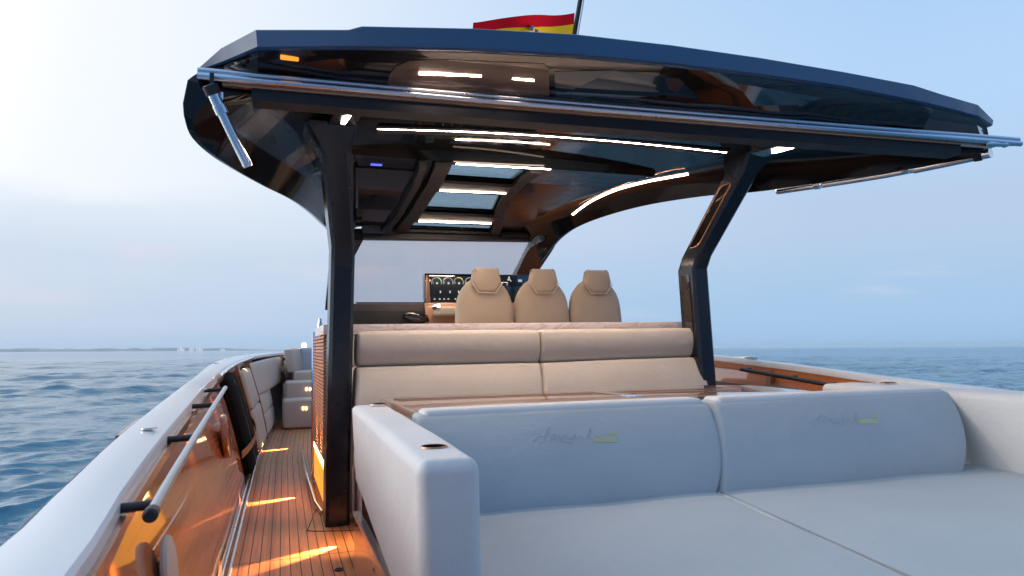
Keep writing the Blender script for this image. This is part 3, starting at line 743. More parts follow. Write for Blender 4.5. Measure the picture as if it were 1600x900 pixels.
# ------------------------------------------------------------------ SUNPAD LOUNGE (foreground)
sun = empty('sunpad_lounge', (1.65, 1.4, 0), 'wide pale blue-grey sunpad with two-piece backrest and thick white side bolsters', 'sunpad')
AX0, AX1 = .325, .465
# armrests
def arm(x0, x1, mat, label, y0, y1, z=.70, zb=.16, tilt=0):
    bm = new(); soft(bm, [(x0+tilt*.4,y0+.01,zb),(x1,y0+.01,zb),(x1,y1,zb),(x0+tilt,y1,zb),(x0,y0,z),(x1,y0,z),(x1,y1,z),(x0,y1,z)], .03, .008, 12, 5, .0018, 3)
    o = obj('armrest', bm, M[mat], sun, smooth=60); o['label'] = label; return o
bm = new(); soft(bm, [(.316,1.50,.25),(.456,1.50,.25),(.50,3.02,.37),(.350,3.00,.385),(.304,1.48,.70),(.448,1.48,.70),(.498,3.06,.70),(.340,3.08,.70)], .028, .006, 14, 5, .0022, 3)
a1 = obj('armrest', bm, M['armvinyl'], sun, smooth=60); a1['label'] = 'thick white port bolster with two cup holders'
xa = at(1482, 611, Z=.70).x-.02
a2 = arm(xa, xa+.24, 'armvinyl', 'pale starboard bolster at the right edge', .2, 3.05, .70, .17)
def cup(px, py, r, parent, z=.70):
    p = hit(parent, px, py, 0.) or at(px, py, Z=z+.009); bm = new()
    lathe(bm, p, (0,0,1), [(r*.95,.001),(r*1.02,.0035),(r*1.10,.0035),(r*1.16,.0)], 30); obj('cup_holder', bm, M['bronze'], parent)
    bm = new(); lathe(bm, p, (0,0,1), [(0,.002),(r*.5,.0022),(r*1.0,.0030)], 30); obj('cup_holder_well', bm, M['void'], parent)
cup(678, 698.5, .030, a1); cup(592, 631.5, .032, a1); cup(1388, 598.5, .038, a2)
# backrests
tl, tm, tr = at(652, 648, Z=.70), at(1112, 627, Z=.70), at(1484, 611, Z=.70)
bl, bmid, br = at(758, 806, Z=.38), at(1118, 771, Z=.38), at(1490, 741, Z=.38)
def back(tL_, tR_, bL_, bR_, nm, sd):
    th = Vector((0, .13, 0)); tt = Vector((0, .12, 0))
    bm = new(); soft(bm, [bL_, bR_, bR_+th, bL_+th, tL_, tR_, tR_+tt, tL_+tt], .022, .006, 22, 5, .003, sd, roll=.055, endroll=.016, peak=-.1)
    o = obj('backrest', bm, M['sunpad'], sun, smooth=60); o['label'] = nm
    bm = new(); P = [tL_.lerp(tR_, k/20)+Vector((0, -.012, -.033)) for k in range(1, 20)]; tube(bm, P, .003, 8); obj('piping', bm, M['armvinyl'], o)
    bm = new(); a_, b_ = tL_.lerp(tR_, .02), tL_.lerp(tR_, .98); soft(bm, [a_+Vector((0,-.006,-.032)), b_+Vector((0,-.006,-.032)), b_+Vector((0,.125,-.03)), a_+Vector((0,.125,-.03)), a_+Vector((0,.004,.014)), b_+Vector((0,.004,.014)), b_+Vector((0,.12,.014)), a_+Vector((0,.12,.014))], .022, .002, 12, 4); obj('top_border', bm, M['armvinyl'], o, smooth=60)
    return o
E_ = Vector((.009, 0, 0))
blx = Vector((tl.x+.0, bl.y+.02, .37)); bmx = Vector((tm.x, bmid.y, .37)); brx = Vector((tr.x, br.y, .37))
# the lower corners are followed from the photograph's seam line
bk1 = back(tl, tm-E_, Vector((.50, bl.y+.02, .36)), Vector((bmid.x-.011, bmid.y, .36)), 'wider port half of the backrest with faint embroidered mark', 1)
bk2 = back(tm+E_, tr, Vector((bmid.x+.011, bmid.y, .36)), Vector((br.x+.02, br.y, .36)), 'narrower starboard half of the backrest with faint embroidered mark', 2)
# embroidered marks: illegible script strokes and a small yellow block
def mark(o, x0, y0, k=1.):
    strokes = [[(0,42),(8,34),(20,32),(27,24),(24,20),(20,30),(18,40),(10,44)], [(27,42),(30,32),(34,28),(33,38),(38,32),(43,31),(42,38),(48,33),(54,31),(55,38),(60,34)],
               [(60,38),(64,34),(66,29),(66,38),(72,34),(76,32),(80,37)], [(84,38),(87,28),(91,19),(88,34),(94,38)], [(96,36),(101,32),(104,36)], [(42,40),(52,42),(62,41),(58,46)]]
    bm = new()
    for s in strokes:
        P = [hit(o, x0+a*k, y0+b*k) for a, b in s]
        P = [p for p in P if p is not None]
        if len(P) > 1: tube(bm, smoothpath(P, 3), .0006, 5)
    obj('embroidery', bm, M['thread'], o)
    bm = new()
    for (a, b, c, d) in ((96,33.5,132,42), (118,25.5,131,29.5)):
        q = [hit(o, x0+u*k, y0+v*k) for u, v in ((a,b),(c,b),(c,d),(a,d))]
        if all(p is not None for p in q): bm.faces.new([bm.verts.new(p) for p in q])
    obj('embroidery', bm, M['threadyel'], o)
mark(bk1, 832, 649, 1.0); mark(bk2, 1262, 627, .83)
# mattress halves with a seam
sx0, sx1 = at(1150, 780, Z=.40).x, at(1400, 890, Z=.40).x
xm = (sx0+sx1)/2; xf, xn = sx0+.06, sx1-.17
for (x0, x1, xa0, xa1, sd) in ((AX1-.02, xn-.004, AX1-.02, xf-.004, 3), (xn+.004, xa+.02, xf+.004, xa+.02, 4)):
    bm = new(); ym = [bl.y+.10, br.y+.12] if x0 < 1 else [bmid.y+.06, br.y+.12]
    soft(bm, [(x0,.15,.20),(x1,.15,.20),(xa1,2.30,.20),(xa0,2.34,.20),(x0,.15,.388),(x1,.15,.388),(xa1,2.30,.388),(xa0,2.34,.388)], .010, .007, 26, 4, .006, sd)
    mo = obj('mattress', bm, M['sunpad'], sun, smooth=60)
    if sd == 4:
        bm = new(); tube(bm, [(xn+(xf-xn)*k/8, .2+2.0*k/8, .3885) for k in range(9)], .0030, 8); obj('seam', bm, simple('seam_welt', (.22,.24,.26), .8), mo)
bm = new(); box(bm, AX0+.06, xa+.2, .1, 2.85, .0, .205, .01); base = obj('base', bm, M['gelcoat'], sun)
bm = new(); box(bm, .395, 2.9, 2.62, 2.80, .2, .60, .01); obj('back_panel', bm, M['brownglass'], base)
bm = new(); box(bm, .338, .383, 1.0, 2.94, .006, .258, .004); obj('side_panel', bm, M['varnish'], base)
bm = new(); box(bm, .364, .384, 1.0, 2.90, .27, .40, .003); obj('smoked_panel', bm, M['brownglass'], base)
bm = new(); sweep(bm, [(.347, 2.95, .268), (.347, 1.0, .268)], rect(.026, .016), up=(0,0,1)); obj('trim_strip', bm, M['brushed'], base)

# ------------------------------------------------------------------ TABLE
tz = .69
f0_, f1_, f2_ = at(600, 621.5, Z=tz), at(1093, 602, Z=tz), at(1196, 601, Z=tz)
tb_ = empty('dinette_table', (1.5, 3.0, 0), 'glossy wooden dinette table between the beige sofa and the sunpad backrest', 'table')
g2 = at(1283, 612.5, Z=tz)
tp = [Vector((.56, 2.74, tz)), Vector((.54, f0_.y, tz)), Vector((.60, f0_.y+.02, tz)), f1_, f2_+Vector((-.10,.012,0)), f2_, f2_+Vector((.04,-.05,0)), g2, Vector((g2.x, 2.74, tz))]
bm = new(); prism(bm, [p for p in tp], (0,0,-.035), .005); obj('tabletop', bm, M['tabletop'], tb_, smooth=30)
for off, w in ((.06, .010), (.20, .016)):
    bm = new(); y0_, y1_ = f0_.y-off, f2_.y-off; hexa(bm, [(.60,y0_-w,tz+.0004),(2.36,y1_-w,tz+.0004),(2.36,y1_,tz+.0004),(.60,y0_,tz+.0004),(.60,y0_-w,tz+.0016),(2.36,y1_-w,tz+.0016),(2.36,y1_,tz+.0016),(.60,y0_,tz+.0016)]); obj('inlay', bm, M['bronze'], tb_)
for x in (1.0, 2.0):
    bm = new(); lathe(bm, (x, 3.05, 0), (0,0,1), [(.16,.0),(.16,.012),(.04,.03),(.035,tz-.06),(.10,tz-.037)], 24); obj('leg', bm, M['chrome'], tb_)
bm = new(); box(bm, 1.62, 1.70, 2.9, 3.3, tz+.0005, tz+.004, .001); obj('hinge', bm, M['chrome'], tb_)

# ------------------------------------------------------------------ SOFA
sofa = empty('sofa', (1.6, 3.8, 0), 'beige two-section sofa with rolled back cushions in front of the stone counter', 'sofa')
def cush(pxs, Y0, Y1, th, nm, r, bl_, sd):
    (x0,y0),(x1,y1),(x2,y2),(x3,y3) = pxs   # TL TR BR BL
    TL, TR, BR, BL = at(x0,y0,Y=Y1), at(x1,y1,Y=Y1), at(x2,y2,Y=Y0), at(x3,y3,Y=Y0); t = Vector((0, th, 0))
    bm = new(); soft(bm, [BL, BR, BR+t, BL+t, TL, TR, TR+t, TL+t], r, .004, 16, 5, .003, sd, roll=.045, peak=.25); o = obj(nm, bm, M['sofa'], sofa, smooth=60); return o
cush(((557,518),(841,515.5),(842,567),(556,573)), 3.96, 3.97, .16, 'back_cushion', .022, .014, 1)
cush(((843,515.5),(1087,513),(1091,557.5),(843.5,567)), 3.96, 3.97, .16, 'back_cushion', .022, .014, 2)
cush(((556,574),(843,567),(848,660),(556,672)), 3.80, 3.95, .20, 'back_cushion', .022, .012, 3)
cush(((845,567),(1092,558),(1112,645),(850,660)), 3.80, 3.95, .20, 'back_cushion', .022, .012, 4)
bm = new(); soft(bm, sbox(.44, 1.56, 3.30, 3.86, .28, .44), .05, .012); obj('seat_cushion', bm, M['sofa'], sofa, smooth=60)
bm = new(); soft(bm, sbox(1.57, 2.74, 3.30, 3.86, .28, .44), .05, .012); obj('seat_cushion', bm, M['sofa'], sofa, smooth=60)
bm = new(); box(bm, .46, 2.72, 3.38, 4.10, 0, .28, .01); obj('base', bm, M['gelcoat'], sofa)

# ------------------------------------------------------------------ GALLEY COUNTER
gal = empty('galley_counter', (1.5, 4.6, 0), 'galley counter with pale veined stone top and slatted teak end behind the sofa', 'counter')
kx0, kx1 = at(505, 507, Y=4.16).x, at(1076, 504, Y=4.16).x
zt = at(700, 505.5, Y=4.16).z
bm = new(); box(bm, kx0, kx1, 4.16, 4.95, zt-.058, zt, .004); obj('worktop', bm, M['marble'], gal)
bm = new(); box(bm, kx0+.03, kx1-.02, 4.18, 5.2, 0, zt-.06, .006); obj('cabinet', bm, M['bowvinyl'], gal)
bm = new(); z = .30
while z < zt-.075:
    box(bm, kx0+.004, kx0+.032, 4.20, 5.12, z, z+.015, .002, 1); z += .0215
obj('slatted_end', bm, M['slat'], gal)
bm = new(); box(bm, kx0-.006, kx0+.036, 5.14, 5.20, .02, zt-.02, .006); obj('corner_trim', bm, M['chrome'], gal)
bm = new(); box(bm, kx0+.008, kx0+.034, 4.22, 5.10, .05, .235, .004); obj('amber_panel', bm, M['amber'], gal)
bm = new(); box(bm, kx0+.004, kx0+.034, 4.22, 5.10, .262, .278, .003); obj('amber_tube', bm, M['amberhot'], gal)
bm = new(); tube(bm, [(kx0-.004, 4.15, .012), (kx0-.03, 4.35, .03), (kx0-.036, 5.25, .05), (kx0-.02, 6.4, .05)], .012); obj('base_trim', bm, M['chrome'], gal)
# small bottle-like fittings at the forward corner
p = at(500, 516, Y=5.22)
bm = new(); lathe(bm, (p.x, p.y, zt-.02), (0,0,1), [(0,.10),(.012,.10),(.014,.07),(.02,.05),(.02,0)], 14); obj('corner_lamp', bm, M['chrome'], gal)

# ------------------------------------------------------------------ HELM SEATS
hs0 = None; sy = 5.05
spx = [(715, 805, 770), (808, 892, 858), (893.5, 975, 934)]
hl = ['tan leather helm seat nearest the lit display, leftmost of the three', 'tan leather helm seat in the middle of the three', 'tan leather helm seat farthest from the lit display, rightmost of the three']
sxs = [(at(a, 480, Y=sy).x+at(b, 480, Y=sy).x)/2 for a, b, c in spx]
hz = at(770, 419, Y=sy).z
def make_seat(cx):
    e = empty('pilot_chair', (cx, sy, 0), hl[0], 'seat', 'helm seats behind the counter')
    zs = at(770, 452, Y=sy).z
    # backrest: lofted shield shape
    rows = []
    for (z, w, d) in ((.62,.225,.075),(.75,.228,.08),(.95,.226,.08),(1.14,.221,.078),(1.22,.217,.074),(1.29,.209,.07),(1.33,.198,.067),(1.364,.184,.064),(1.403,.160,.058),(1.44,.128,.050),(1.47,.085,.038)):
        ring = []; w *= 1.07
        for i in range(28):
            a = 2*math.pi*i/28; c, s = math.cos(a), math.sin(a)
            ring.append(Vector((cx+w*math.copysign(abs(c)**.55, c), sy+.06+d*math.copysign(abs(s)**.75, s)+.03*(z-1.0), z)))
        rows.append(ring)
    obj('backrest', ring_loft(rows), M['seat'], e, smooth=60)
    # headrest: six-sided pad
    zc = hz; prof = [(-.068,-.19),(.068,-.19),(.121,-.112),(.098,-.012),(.085,0),(-.085,0),(-.098,-.012),(-.121,-.112)]
    bm = new(); prism(bm, [Vector((cx+a, sy-.030, zc+b)) for a, b in prof], (0, .10, 0), .024); obj('headrest', bm, M['seat'], e, smooth=50)
    bm = new(); tube(bm, [Vector((cx+a*1.03, sy-.022, zc+b-.003)) for a, b in (prof[7], prof[0], prof[1], prof[2])], .004, 6); obj('piping', bm, M['bowvinyl'], e)
    bm = new(); soft(bm, sbox(cx-.24, cx+.24, sy+.08, sy+.58, .55, .70), .05, .015, 6, 3); obj('seat_cushion', bm, M['seat'], e, smooth=60)
    for sd in (-1, 1):
        bm = new(); soft(bm, sbox(cx+sd*.235-.03, cx+sd*.235+.03, sy+.10, sy+.5, .78, .85), .025, .0, 4, 3); obj('armrest', bm, M['seat'], e, smooth=60)
    bm = new(); lathe(bm, (cx, sy+.3, 0), (0,0,1), [(.19,0),(.19,.02),(.06,.05),(.055,.55)], 20); obj('pedestal', bm, M['gloss'], e)
    return e
s0 = make_seat(sxs[0]); s0['label'] = hl[0]
for k in (1, 2):
    c = copy_tree(s0); c.location.x = sxs[k]; c['label'] = hl[k]

# ------------------------------------------------------------------ HELM CONSOLE
hc = empty('helm_console', (1.5, 6.1, 0), 'helm console with wide dark displays in a copper-coloured frame under the windscreen', 'helm')
hy = 5.75
def hp_(px, py, y=hy): return at(px, py, Y=y)
# display housing
a, b = hp_(664, 428), hp_(838, 474)
bm = new(); box(bm, a.x, b.x+.05, hy+.012, hy+.12, b.z-.005, a.z+.008, .006); obj('display_housing', bm, M['gloss'], hc)
bm = new(); prism(bm, [hp_(665.5,429.5,hy+.006), hp_(671,429.5,hy-.02), hp_(672.5,472,hy-.02), hp_(665.5,472,hy+.006)], (0,.03,0), .002); obj('display_frame', bm, M['bronze'], hc)
a, b = hp_(673, 431), hp_(760, 471)
bm = new(); box(bm, a.x, b.x, hy, hy+.01, b.z, a.z, .002); d1 = obj('display', bm, M['screen'], hc); d1['label'] = 'dark display with round gauges'
a2_, b2_ = hp_(762, 431), hp_(832, 471)
bm = new(); box(bm, a2_.x, b2_.x, hy, hy+.01, b2_.z, a2_.z, .002); d2 = obj('display', bm, simple('blue_display', (.01,.022,.04), .08, coat=1), hc)
def arc(bm, cx, cz, r, a0, a1, n=10, w=.0035):
    P = [Vector((cx+r*math.cos(R(t)), hy-.002, cz+r*math.sin(R(t)))) for t in np.linspace(a0, a1, n)]; tube(bm, P, w, 5)
sc = at(682, 440, Y=hy).x
for k, (px, col) in enumerate(((682,'ggreen'),(700,'gdim'),(716.5,'gyel'),(734,'gcyan'))):
    c = hp_(px, 441.5); r = .043
    bm = new(); arc(bm, c.x, c.z, r, 200, -20, 14, .002); arc(bm, c.x, c.z, r*.72, 200, 160, 4, .0015)
    lathe(bm, (c.x+.004, hy-.001, c.z-.006), (0,-1,0), [(0,.003),(.009,.003),(.009,0)], 12); g = obj('gauge', bm, M['gdim'], d1)
    bm = new(); a0 = (70, 150, 100, 60)[k]; arc(bm, c.x, c.z, r*1.02, a0, a0-60, 6, .0042); obj('gauge_arc', bm, M[col], d1)
bm = new()
bm.free()
for px in (688, 703, 716.5, 730):
    c = hp_(px, 456); bm = new(); box(bm, c.x-.005, c.x+.006, hy-.003, hy-.001, c.z-.010, c.z+.010); obj('readout', bm, M['gdim'], d1, smooth=0)
for px in (679, 687, 694, 700.5, 711.5):
    c = hp_(px, 467); bm = new(); prism(bm, [(c.x-.009, hy-.001, c.z-.006), (c.x+.009, hy-.001, c.z-.006), (c.x+.004, hy-.001, c.z+.005), (c.x-.004, hy-.001, c.z+.005)], (0,-.002,0)); obj('readout', bm, M['gdim'], d1, smooth=0)
c = hp_(812.5, 438.5); bm = new(); box(bm, c.x-.018, c.x+.018, hy-.003, hy-.001, c.z-.01, c.z+.01); obj('readout', bm, M['gdim'], d2); c = hp_(795, 437); bm = new(); box(bm, c.x-.012, c.x+.012, hy-.003, hy-.001, c.z-.008, c.z+.008); obj('readout', bm, M['gdim'], d2)
# copper lower panel, shelf and wheel boss
a, b = hp_(672, 474), hp_(840, 520)
bm = new(); prism(bm, [hp_(664,473), hp_(842,473), hp_(842,600), hp_(668,600)], (0,.1,0), .004); obj('lower_panel', bm, simple('copper_panel', (.52,.27,.14), .4, coat=.3), hc)
a = hp_(682, 480, 5.62); b = hp_(745, 493, 5.62)
bm = new(); soft(bm, sbox(a.x, b.x, 5.55, 5.76, b.z, a.z), .02, .004, 4, 3); obj('shelf', bm, M['sofa'], hc, smooth=50)
bm = new(); c = hp_(682, 479, 5.56); lathe(bm, c, (.3,-1,.3), [(0,.03),(.02,.03),(.026,.015),(.026,-.03)], 16); obj('throttle_knob', bm, M['chrome'], hc)
# port dash
P = [(545,474.5),(664,474.5),(664,483),(669,503),(669,540),(545,540)]
bm = new(); prism(bm, [hp_(x, y, 5.78) for x, y in P], (0, .75, 0), .006); obj('dash', bm, simple('dash_vinyl', (.045,.032,.032), .55, bump=.3), hc)
bm = new(); a, b = hp_(545, 486, 5.77), hp_(662, 503, 5.77); box(bm, a.x, b.x, 5.74, 5.775, b.z-.1, a.z, .003); obj('dash_recess', bm, M['matt'], hc)
bm = new(); P = [hp_(632,489,5.7), hp_(642,487,5.7), hp_(668,492,5.7), hp_(672,503,5.7), hp_(646,503,5.7), hp_(632,496,5.7)]; prism(bm, P, (0,.06,0), .006); obj('grab_handle', bm, M['gloss'], hc)
bm = new(); tube(bm, [hp_(556,473.2,5.8), hp_(664,473.2,5.8)], .006, 8); obj('dash_edge', bm, M['matt'], hc)

# ------------------------------------------------------------------ BOW LOUNGE
bow = empty('bow_lounge', tuple(at(480, 652, Z=0)), 'taupe bow seating with two lit steps and a pale backrest cushion on the port side', 'lounge')
by0 = at(470, 651, Z=0).y
def bowbox(x0, y0, x1, y1, Y, dep, mat, nm, r=.03):
    a, b = at(x0, y0, Y=Y), at(x1, y1, Y=Y)
    bm = new(); soft(bm, [(a.x,Y,b.z),(b.x,Y,b.z),(b.x,Y+dep,b.z),(a.x,Y+dep,b.z),(a.x,Y,a.z),(b.x,Y,a.z),(b.x,Y+dep,a.z),(a.x,Y+dep,a.z)], r, .008, 6, 3); return obj(nm, bm, M[mat], bow, smooth=60)
BY = 8.6
st1 = bowbox(443, 625.5, 560, 664, BY, .6, 'bowvinyl', 'step'); st2 = bowbox(447, 597.5, 560, 626, BY+.35, .7, 'bowvinyl', 'step')
bowbox(460, 580.5, 560, 598, BY+.75, .9, 'bowvinyl', 'seat_cushion')
bowbox(469, 543.5, 560, 581, BY+1.3, .18, 'bowlight', 'backrest')
bm = new(); P = [at(455,546,Y=BY+.9), at(470,542.5,Y=BY+1.35), at(477,580,Y=BY+1.35), at(461,582,Y=BY+.9)]; prism(bm, P, (-.10, 0, 0), .02); obj('side_cushion', bm, M['bowvinyl'], bow)
bm = new(); box(bm, at(443,625,Y=BY+.7).x, at(560,625,Y=BY+.7).x, BY+.5, BY+2.2, 0, at(470,600,Y=BY+.9).z, .01); obj('plinth', bm, M['bowvinyl'], bow)
for (px, py, Y, o) in ((479,608,BY+.345,st2),(484.5,608,BY+.345,st2),(473.5,638,BY-.005,st1),(478.5,638,BY-.005,st1)):
    c = at(px, py, Y=Y); bm = new(); box(bm, c.x-.009, c.x+.009, c.y-.012, c.y+.004, c.z-.018, c.z+.018, .003); obj('step_lamp', bm, M['step_led'], o)
lp = at(475, 539.5, Y=BY+1.6)
ml = empty('bow_light', (lp.x, lp.y, at(475, 546, Y=BY+1.6).z), 'small bright white lamp shining above the bow backrest', 'lamp')
bm = new(); lathe(bm, (lp.x, lp.y, at(475, 546, Y=BY+1.6).z-.05), (0,0,1), [(.02,0),(.018,.06),(.024,.07),(.024,.085)], 14); obj('lamp_base', bm, M['chrome'], ml)
bm = new(); bmesh.ops.create_icosphere(bm, subdivisions=3, radius=.032, matrix=Matrix.Translation(lp)); obj('bulb', bm, M['whitelamp'], ml)

# ------------------------------------------------------------------ FLAG
fy = 4.3
p0, p1 = at(893, 80, Y=fy), at(909, -14, Y=fy)
flg = empty('ensign_flag', tuple(p0), 'red and yellow striped flag with a crest, flying from a black pole on the hardtop', 'flag')
bm = new(); d = (p1-p0); tube(bm, [p0-d*.45, p1], .017, 12); obj('flagpole', bm, M['matt'], flg)
bm = new(); tube(bm, [p0+Vector((.024,-.01,0)), p1+Vector((.024,-.01,0))], .004, 6); obj('halyard', bm, M['gelcoat'], flg)
ht, hb = at(898, 20, Y=fy), at(893, 90, Y=fy); fl_t = at(745, 28, Y=fy)
bm = new(); uvl = bm.loops.layers.uv.new('UVMap'); NU, NV = 40, 22; V = []
for j in range(NV+1):
    v = j/NV; row = []
    for i in range(NU+1):
        u = i/NU; p = ht.lerp(hb, v)+(fl_t-ht)*u
        w = math.sin(u*7.0-v*1.1+.6)*.085*u**.6+math.sin(u*13+v*2)*.012*u
        p = p+Vector((0, w, .018*math.sin(u*6.3+.4)*min(1, u*3)-.012*u*(1-u)*4)); row.append(bm.verts.new(p))
    V.append(row)
for j in range(NV):
    for i in range(NU):
        f = bm.faces.new((V[j][i], V[j][i+1], V[j+1][i+1], V[j+1][i]))
        for lp_, (a, b) in zip(f.loops, ((j,i),(j,i+1),(j+1,i+1),(j+1,i))): lp_[uvl].uv = (b/NU, a/NV)
clothv = [[v.co.copy() for v in r] for r in V]

fo = obj('cloth', bm, M['flag'], flg, smooth=80)
def fpt(u, v, off): return clothv[int(v*NV)][int(u*NU)]+Vector((0, off, 0))
for off in (-.006,):
    bm = new(); c = fpt(.50, .5, off)
    prism(bm, [c+Vector((a,0,b)) for a, b in ((-.05,.06),(.05,.06),(.05,-.03),(0,-.075),(-.05,-.03))], (0,.003,0)); obj('crest', bm, M['crestred'], fo)
    bm = new(); box(bm, c.x-.09, c.x-.065, c.y, c.y+.003, c.z-.07, c.z+.085); box(bm, c.x+.065, c.x+.09, c.y, c.y+.003, c.z-.07, c.z+.085)
    prism(bm, [c+Vector((a,0,b)) for a, b in ((-.05,.07),(.05,.07),(.06,.11),(.02,.10),(0,.125),(-.02,.10),(-.06,.11))], (0,.003,0)); obj('crest', bm, M['crest'], fo)

# ------------------------------------------------------------------ boat heel: every thing aboard leans with the boat
boat_roots = [o for o in list(C.objects) if o.parent is None]
MT = Matrix([[*M3[0], 0], [*M3[1], 0], [*M3[2], 0], [0, 0, 0, 1]])
HE = Matrix.Translation(Vector(EYE)) @ MT @ Matrix.Translation(-Vector(EYE))

# ------------------------------------------------------------------ courtesy lamps, LED strips and added amber fills (all lean with the boat)
def lamp(typ, name, loc, energy, col, rot=None, **k):
    l = bpy.data.lights.new(name, typ); l.energy = energy; l.color = col
    for a, b in k.items(): setattr(l, a, b)
    o = bpy.data.objects.new(name, l); C.objects.link(o); o.location = loc
    if rot is not None: o.rotation_euler = rot
    return o
AMB = (1, .57, .18)
def fan(y, x, z, e, tilt=21, w=.26, yaw=0):
    o = lamp('SPOT', 'amber_light', (x, y, z), e, AMB, spot_size=R(44), spot_blend=.5, shadow_soft_size=.012)
    d = Vector((-math.cos(R(tilt))*math.cos(R(yaw)), math.cos(R(tilt))*math.sin(R(yaw)), -math.sin(R(tilt)))); o.rotation_mode = 'QUATERNION'
    zax = -d; yax = Vector((math.sin(R(yaw)), math.cos(R(yaw)), 0)); xax = yax.cross(zax).normalized(); yax = zax.cross(xax)
    o.rotation_quaternion = Matrix((xax, yax, zax)).transposed().to_quaternion(); o.scale = (1, w, 1)
    return o
LAMPS = [fan(3.52, .395, .085, 125, w=.50, yaw=-30), fan(4.72, kx0-.045, .085, 150, w=.42, yaw=-18), fan(7.0, .27, .085, 150, w=.42, yaw=-14), fan(9.5, .42, .085, 130, w=.45, yaw=-12)]
LAMPS += [lamp('SPOT', 'amber_light', (.42, 3.45, .20), 5.0, AMB, rot=(R(8), R(20), 0), spot_size=R(110), spot_blend=.5, shadow_soft_size=.02)]
def strip_light(a, b, e, w=.012):
    a, b = Vector(a), Vector(b); m = (a+b)/2; d = (b-a)
    o = lamp('AREA', 'strip_light', m+Vector((0,0,-.004)), e, (1, .76, .60), shape='RECTANGLE', size=d.length, size_y=w)
    x = d.normalized(); z = Vector((0,0,1)); z = (z-x*z.dot(x)).normalized(); y = z.cross(x)
    o.rotation_mode = 'QUATERNION'; o.rotation_quaternion = Matrix((x, y, z)).transposed().to_quaternion(); return o
LAMPS += [strip_light(P1[0], P1[2], 9), strip_light(P1[2], P1[4], 9)]
for a, b in (((712.7,256),(860,264.5)), ((687.5,298),(795,302.3)), ((654.8,346),(767.6,349.2))):
    LAMPS += [strip_light(atf(*a, -.0215), atf(*b, -.0215), 4, .008)]
LAMPS += [lamp('SPOT', 'deck_fill_light', (gi(yy_)[0]+.03, yy_, gi(yy_)[1]-.07), e_, AMB, rot=(0, R(-14), 0), spot_size=R(125), spot_blend=1, shadow_soft_size=.02) for yy_, e_ in ((1.5, 2.6), (3.0, 3.4), (4.4, 3.4), (7.2, 6.), (8.8, 9.))]  # amber fill along the port side, added to brighten deck and bow seats
LAMPS += [lamp('SPOT', 'amber_light', (.29, 1.75, .16), 22, AMB, rot=(0, R(-62), 0), spot_size=R(130), spot_blend=1, shadow_soft_size=.02)]  # wide amber fill added at the armrest foot to warm deck and bulwark
LAMPS += [lamp('SPOT', 'louvre_light', (kx0-.045, yy_, .27), 20, AMB, rot=(0, R(-168), 0), spot_size=R(80), spot_blend=1, shadow_soft_size=.015) for yy_ in (4.35, 4.75)]
for o in LAMPS: tag(o, None, None)
for o in boat_roots+LAMPS:
    o.matrix_world = HE @ (Matrix.LocRotScale(o.location, o.rotation_quaternion if o.rotation_mode == 'QUATERNION' else o.rotation_euler, o.scale))
def wat(px, py, z):
    d = RW @ np.array([(px-CX)/F, -(py-CY)/F, -1.]); return Vector(EYE + d*(z-EYE[2])/d[2])
def wdir(px, py):
    d = RW @ np.array([(px-CX)/F, -(py-CY)/F, -1.]); return Vector(d).normalized()

# ------------------------------------------------------------------ SEA
SEA = -.72
ang = np.unique(np.concatenate([np.arange(-100, -42, 2.), np.arange(-42, -21, .6), np.arange(-21, 1, .14), np.arange(1, 38, .6), np.arange(38, 60, .14), np.arange(60, 66, .6), np.arange(66, 122, 2.)]))
rad = np.concatenate([np.geomspace(2.2, 140, 900), np.geomspace(140.7, 600, 160), np.geomspace(606, 16000, 60)])
A, RD = np.meshgrid(np.radians(ang), rad)
X = RD*np.sin(A); Yg = RD*np.cos(A); H = np.zeros_like(X); DX = np.zeros_like(X); DY = np.zeros_like(X)
spacing = RD*np.radians(.14)+np.gradient(RD, axis=0)
for k in range(90):
    lam = 10**rng.uniform(math.log10(.22), math.log10(4.5)); th = rng.normal(R(163), .42); kk = 2*math.pi/lam
    amp = .0160*lam**.55*rng.uniform(.4, 1); ph_ = rng.uniform(0, 6.28)
    fade = np.clip((lam/spacing-1.8)/1.8, 0, 1)
    q = kk*(X*math.sin(th)+Yg*math.cos(th))+ph_
    H += amp*fade*np.cos(q); DX -= amp*fade*.9*math.sin(th)*np.sin(q); DY -= amp*fade*.9*math.cos(th)*np.sin(q)
# groups of higher and calmer water
env = .75+.35*np.sin(X*.21+Yg*.13)*np.sin(Yg*.17-X*.11+1.)
H *= env; X = X+DX*env; Yg = Yg+DY*env
Zs = SEA+H
co = np.stack([X, Yg, Zs], -1).reshape(-1, 3); nr, na = X.shape
idx = np.arange(nr*na).reshape(nr, na); fc = np.stack([idx[:-1,:-1], idx[:-1,1:], idx[1:,1:], idx[1:,:-1]], -1).reshape(-1, 4)
me = bpy.data.meshes.new('sea'); me.vertices.add(len(co)); me.vertices.foreach_set('co', co.ravel()); me.loops.add(fc.size); me.loops.foreach_set('vertex_index', fc[:, ::-1].ravel().astype(np.int32))
me.polygons.add(len(fc)); me.polygons.foreach_set('loop_start', np.arange(0, fc.size, 4, dtype=np.int32)); me.polygons.foreach_set('use_smooth', np.ones(len(fc), bool)); me.update(); me.validate()
sea = bpy.data.objects.new('sea', me); C.objects.link(sea); sea['kind'] = 'structure'
if me.polygons[0].normal.z < 0: me.flip_normals()
n = NT('sea_water'); v = n.coords()
n.set(Base_Color=(.004, .15, .235, 1), Roughness=.06, IOR=2.15)
w1 = n.noise(n.coords(scale=(1, 1.9, 1)), 3.2, 6, .6, .5); w2 = n.noise(n.coords(scale=(.5, 1.4, 1)), .12, 6, .62, .4); w3 = n.noise(n.coords(scale=(.5, 1.3, 1)), .8, 5, .6, .4)
